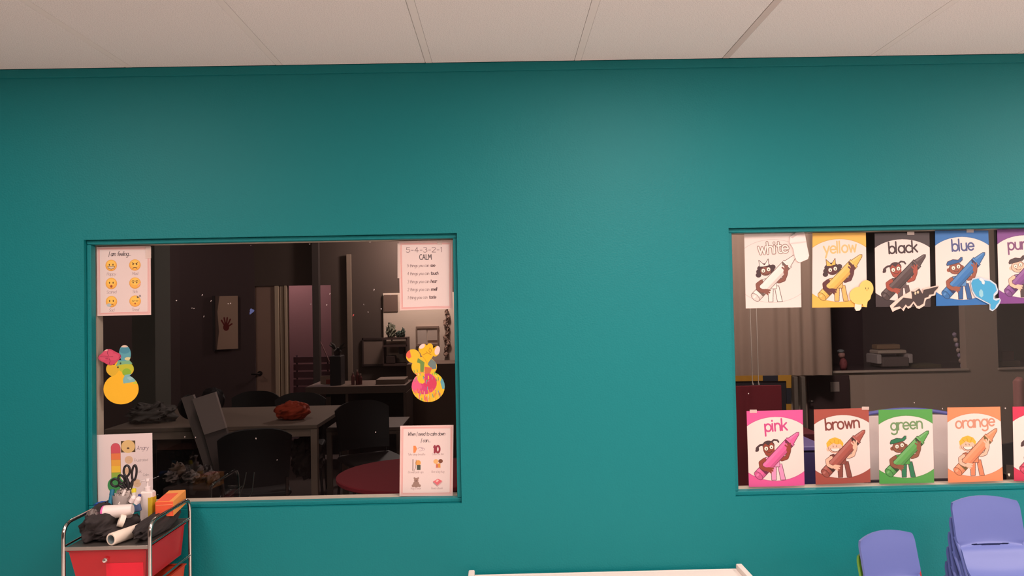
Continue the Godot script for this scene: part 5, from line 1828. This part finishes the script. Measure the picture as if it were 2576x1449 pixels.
func build_back_right() -> void:
	var grey := mat(196, 172, 156, 0.8)
	var zb := -2.96
	# rear wall with two wide openings into a dark alcove
	var o1 := at(2095, 935, zb)
	var o2 := at(2432, 930, zb)
	var o3 := at(2512, 928, zb)
	var top := 2.15
	var x1 := 5.1
	var b := MB.new()
	b.span(Vector3(0.45, 0, zb - 0.08), Vector3(x1, o1.y, zb))
	b.span(Vector3(0.45, top, zb - 0.08), Vector3(x1, 2.65, zb))
	b.span(Vector3(0.45, o1.y, zb - 0.08), Vector3(o1.x, top, zb))
	b.span(Vector3(o2.x, o1.y, zb - 0.08), Vector3(o3.x, top, zb))
	struct("wall_back_alcove", "grey brown rear wall of the right dark room with two dark openings", "wall", b, grey)
	b = MB.new()
	b.span(Vector3(0.45, 0, zb - 0.75), Vector3(x1, 2.65, zb - 0.7))
	b.span(Vector3(0.45, o1.y - 0.06, zb - 0.7), Vector3(x1, o1.y - 0.005, zb - 0.08))
	struct("wall_alcove", "dark plum rear of the alcove and its ledge", "wall", b, mat(70, 52, 56, 0.8))
	b = MB.new()
	b.span(Vector3(x1, 0, -4.0), Vector3(x1 + 0.1, 2.75, -0.105))
	struct("wall_back_end", "right end wall of the right dark room", "wall", b, grey)
	for e in [[o1.x, o2.x, 2096.0], [o3.x, x1, 2512.0]]:
		b = MB.new()
		b.span(Vector3(e[0] - 0.01, o1.y - 0.012, zb), Vector3(e[1] + 0.01, o1.y + 0.004, zb + 0.02), 0.003)
		struct("trim_5" if e[2] < 2200 else "trim_6", "thin pale sill under the %s dark opening" % ("wide" if e[2] < 2200 else "right hand"), "trim", b, mat(206, 186, 172, 0.6))
	# things on the ledge
	var zl := zb - 0.35
	var ly := o1.y - 0.005
	var t := thing("printer", "grey and white printer on the ledge in the dark alcove", "printer", Vector3(at(2237, 900, zl).x, ly, zl))
	var pc := Vector3(at(2237, 900, zl).x, ly, zl)
	for e in [["body", Vector3(0, 0.05, 0), Vector3(0.22, 0.08, 0.22), 120, 104, 102], ["left_bracket", Vector3(-0.13, 0.075, 0), Vector3(0.04, 0.08, 0.2), 190, 176, 174], ["right_bracket", Vector3(0.13, 0.075, 0), Vector3(0.04, 0.08, 0.2), 190, 176, 174], ["paper_support", Vector3(0, 0.13, -0.02), Vector3(0.24, 0.03, 0.16), 200, 180, 166], ["lid", Vector3(0, 0.17, -0.05), Vector3(0.2, 0.04, 0.1), 150, 120, 96]]:
		b = MB.new()
		b.box(pc + e[1] + Vector3(0, 0.0, 0), e[2], 0.008)
		part(t, e[0], b, mat(e[3], e[4], e[5], 0.5))
	t = thing("doll", "small doll with a grey cap at the left end of the alcove ledge", "doll", Vector3(at(2118, 920, zl + 0.2).x, ly, zl + 0.2))
	var dc := Vector3(at(2118, 920, zl + 0.2).x, ly, zl + 0.2)
	for e in [["body", Vector3(0.012, 0.05, 0), Vector3(0.03, 0.055, 0.03), 140, 70, 74], ["head", Vector3(0, 0.125, 0), Vector3(0.026, 0.028, 0.026), 176, 130, 122], ["cap", Vector3(-0.006, 0.155, 0), Vector3(0.028, 0.016, 0.028), 120, 122, 124]]:
		b = MB.new()
		b.blob(dc + e[1], e[2], 5, 0.06, 1.5, -1e9, 10, 12)
		part(t, e[0], b, mat(e[3], e[4], e[5], 0.7))
	t = thing("bead_string", "string of pale and purple beads hanging at the right side of the wide dark opening", "beads", at(2420, 835, zb - 0.12))
	for i in 7:
		b = MB.new()
		b.blob(at(2401 + 3.2 * i, 842 + 13 * i, zb - 0.12), Vector3(0.017, 0.02, 0.015), i, 0.1, 1.5, -1e9, 8, 10)
		part(t, "bead", b, [mat(170, 150, 176, 0.5), mat(214, 186, 176, 0.5)][i % 2])
	single("folded_mat", "low dull olive mat on the ledge right of the printer", "mat", slab(2306, 918, 2370, 932, zb - 0.2, 0.2, 0.005), mat(96, 84, 66, 0.8), at(2338, 932, zb - 0.3))
	t = thing("tissue_box", "pale box with a red pack on it in the right hand dark opening", "box", at(2540, 928, zl))
	part(t, "carton", slab(2520, 908, 2568, 926, zb - 0.2, 0.14, 0.004), mat(150, 128, 120, 0.7))
	part(t, "red_pack", slab(2520, 884, 2552, 907.6, zb - 0.22, 0.1, 0.004), mat(96, 38, 48, 0.7))
	# curtain
	var zc := -2.75
	var c0 := at(1800, 560, zc)
	var c1 := at(2092, 943, zc)
	b = MB.new()
	b.sheet(func(u: float, w: float) -> Vector3:
		return Vector3(lerpf(c0.x, c1.x, u), lerpf(2.3, c1.y, w), zc + 0.013 * sin(u * 46.0 + 1.6 * sin(u * 9.0)) * (0.7 + 0.3 * w)), 90, 6, 0.004)
	t = thing("curtain", "pale brown pleated curtain behind the white and yellow cards", "curtain", Vector3((c0.x + c1.x) / 2, c1.y, zc))
	part(t, "cloth", b, mat(176, 150, 134, 0.9))
	b = MB.new()
	b.tube([Vector3(c0.x - 0.1, 2.31, zc), Vector3(c1.x + 0.1, 2.31, zc)], 0.012, 10)
	part(t, "rod", b, mat(90, 80, 76, 0.4, 0.6))
	for x in [c0.x - 0.06, c1.x + 0.06]:
		b = MB.new()
		b.span(Vector3(x - 0.01, 2.3, -2.962), Vector3(x + 0.01, 2.32, zc), 0.003)
		part(t, "bracket", b, mat(90, 80, 76, 0.4, 0.6))
	for e in [[1886, 1893, "left"], [1902, 1908, "right"]]:
		b = MB.new()
		b.tube([Vector3(at(e[0] - 1, 590, -2.2).x, 2.66, -2.2), at(e[0] - 1, 590, -2.2), at(e[0], 760, -2.2), at(e[1], 962, -2.2)], 0.0028, 6)
		t = thing("blind_cord", "thin white cord hanging in front of the curtain, the %s one of two" % e[2], "cord", at(e[1], 962, -2.2))
		part(t, "cord", b, mat(236, 220, 206, 0.6))
		b = MB.new()
		b.tube([at(e[1], 962, -2.2), at(e[1] + 1, 968, -2.2)], [0.004, 0.006], 8)
		part(t, "toggle", b, mat(236, 220, 206, 0.5))
	# red board with a yellow and black border
	var zr := -2.3
	t = thing("bulletin_board", "dark red board with a yellow and black border behind the pink card", "board", at(1900, 1225, zr))
	b = MB.new()
	var r0 := at(1835, 972, zr)
	var r1 := at(1966, 972, zr)
	b.span(Vector3(r0.x, 0.0, zr - 0.03), Vector3(r1.x, r0.y, zr), 0.003)
	part(t, "red_panel", b, mat(128, 34, 46, 0.8))
	b = MB.new()
	b.span(Vector3(r0.x, 0.0, zr - 0.045), Vector3(at(1991, 944, zr).x, at(1991, 945, zr).y, zr - 0.0305), 0.002)
	part(t, "backing", b, mat(40, 36, 42, 0.8))
	for e in [[1836, 946, 1919, 958, 1], [1919, 946, 1957, 958, 0], [1957, 944, 1991, 958, 1], [1978, 958, 1991, 976, 1], [1978, 976, 1991, 1016, 0], [1978, 1016, 1991, 1034, 1], [1978, 1034, 1991, 1070, 0]]:
		part(t, "border_piece", slab(e[0], e[1], e[2], e[3], zr - 0.024, 0.006), mat(206, 150, 50, 0.7) if e[4] else mat(38, 40, 52, 0.7))
	# dark door with a paper note, grey strips beside it
	var d := struct("door_2", "dark brown door with a small paper note in the right dark room", "door")
	b = MB.new()
	var d0 := at(2028, 945, zb)
	var d1 := at(2131, 945, zb)
	b.span(Vector3(d0.x, 0.0, zb + 0.002), Vector3(d1.x, d0.y, zb + 0.04), 0.004)
	part(d, "leaf", b, mat(74, 54, 54, 0.7))
	part(d, "paper_note", slab(2089, 961, 2112, 985, zb + 0.043, 0.002), mat(176, 158, 150, 0.8))
	b = MB.new()
	b.tube([at(2036, 1010, zb + 0.04), at(2036, 1010, zb + 0.08), at(2046, 1010, zb + 0.08)], 0.01, 8)
	part(d, "handle", b, mat(110, 100, 96, 0.3, 0.9))
	t = thing("floor_lamp_stand", "slim grey green stand between the red board and the dark door", "stand", at(2010, 1220, -2.6))
	for x in [1997.0, 2016.0]:
		b = MB.new()
		var q := at(x, 948, -2.6)
		b.span(Vector3(q.x, 0, -2.64), Vector3(q.x + 0.03, q.y, -2.6), 0.003)
		part(t, "upright", b, mat(120, 108, 98, 0.7))
	# navy bin, white easel, dark chair close behind the glass
	t = thing("plastic_tub", "navy plastic tub between the pink and brown cards", "tub", at(2035, 1225, -0.75))
	part(t, "tub_body", slab(2008, 1134, 2078, 1290, -0.75, 0.4, 0.015), mat(70, 58, 112, 0.5))
	part(t, "rim", slab(2004, 1124, 2082, 1134, -0.735, 0.43, 0.006), mat(116, 100, 168, 0.4))
	var q0 := at(2035, 1290, -0.75)
	table("low grey bench carrying the navy tub", q0.x - 0.2, q0.x + 0.2, -1.2, -0.7, q0.y, 0.0, mat(90, 80, 76, 0.6), mat(90, 80, 76, 0.6), 0.03)
	t = thing("red_cabinet", "dark red low cabinet standing behind the navy tub", "cabinet", at(2035, 1130, -1.6))
	b = MB.new()
	b.span(Vector3(at(2012, 1090, -1.6).x, 0, -1.9), Vector3(at(2064, 1090, -1.6).x, at(2040, 1090, -1.6).y, -1.6), 0.008)
	part(t, "cabinet_body", b, mat(110, 34, 48, 0.7))
	t = thing("easel", "white easel board with a blue top rail behind the green card", "easel", at(2285, 1240, -0.42))
	var panel := slab(2180, 1047, 2392, 1208, -0.42, 0.02, 0.003)
	part(t, "white_panel", panel, mat(226, 208, 204, 0.35))
	part(t, "bottom_rail", slab(2180, 1208.5, 2392, 1214, -0.41, 0.04, 0.003), mat(70, 56, 62, 0.5))
	b = MB.new()
	var rail := []
	for i in 13:
		var u := i / 12.0
		rail.append(at(lerpf(2172, 2400, u), 1043 - 13 * sin(PI * u), -0.425))
	b.tube(rail, 0.009, 10)
	part(t, "top_rail", b, mat(92, 96, 170, 0.4))
	for x in [2186.0, 2384.0]:
		b = MB.new()
		var q := at(x, 1214, -0.44)
		b.tube([q, Vector3(q.x, 0.0, -0.6)], 0.012, 8)
		part(t, "leg", b, mat(92, 96, 170, 0.4))
	t = thing("black_chair", "black chair back between the orange and red cards", "chair", at(2534, 1225, -0.8))
	b = MB.new()
	var k0 := at(2519, 1118, -0.8)
	b.sheet(func(u: float, w: float) -> Vector3:
		return Vector3(k0.x + 0.4 * u, lerpf(k0.y, 0.75, w) + 0.03 * sin(PI * u) * (1.0 - w), -0.8 + 0.04 * sin(PI * u)), 10, 8, 0.02)
	part(t, "backrest", b, mat(30, 24, 32, 0.6))
	b = MB.new()
	b.box(Vector3(k0.x + 0.2, 0.45, -1.0), Vector3(0.42, 0.05, 0.4), 0.02)
	part(t, "seat", b, mat(30, 24, 32, 0.6))
	for sx in [0.02, 0.38]:
		for sz in [-0.82, -1.18]:
			b = MB.new()
			b.tube([Vector3(k0.x + sx, 0.76 if sz > -1.0 else 0.43, sz), Vector3(k0.x + sx, 0, sz)], 0.012, 8)
			part(t, "leg", b, mat(50, 44, 48, 0.4, 0.6))
	single("pink_column", "dull pink roll of paper standing at the right edge behind the glass", "roll", slab(2562, 950, 2600, 1300, -2.0, 0.09, 0.03), mat(190, 128, 124, 0.8), at(2580, 1300, -2.0))
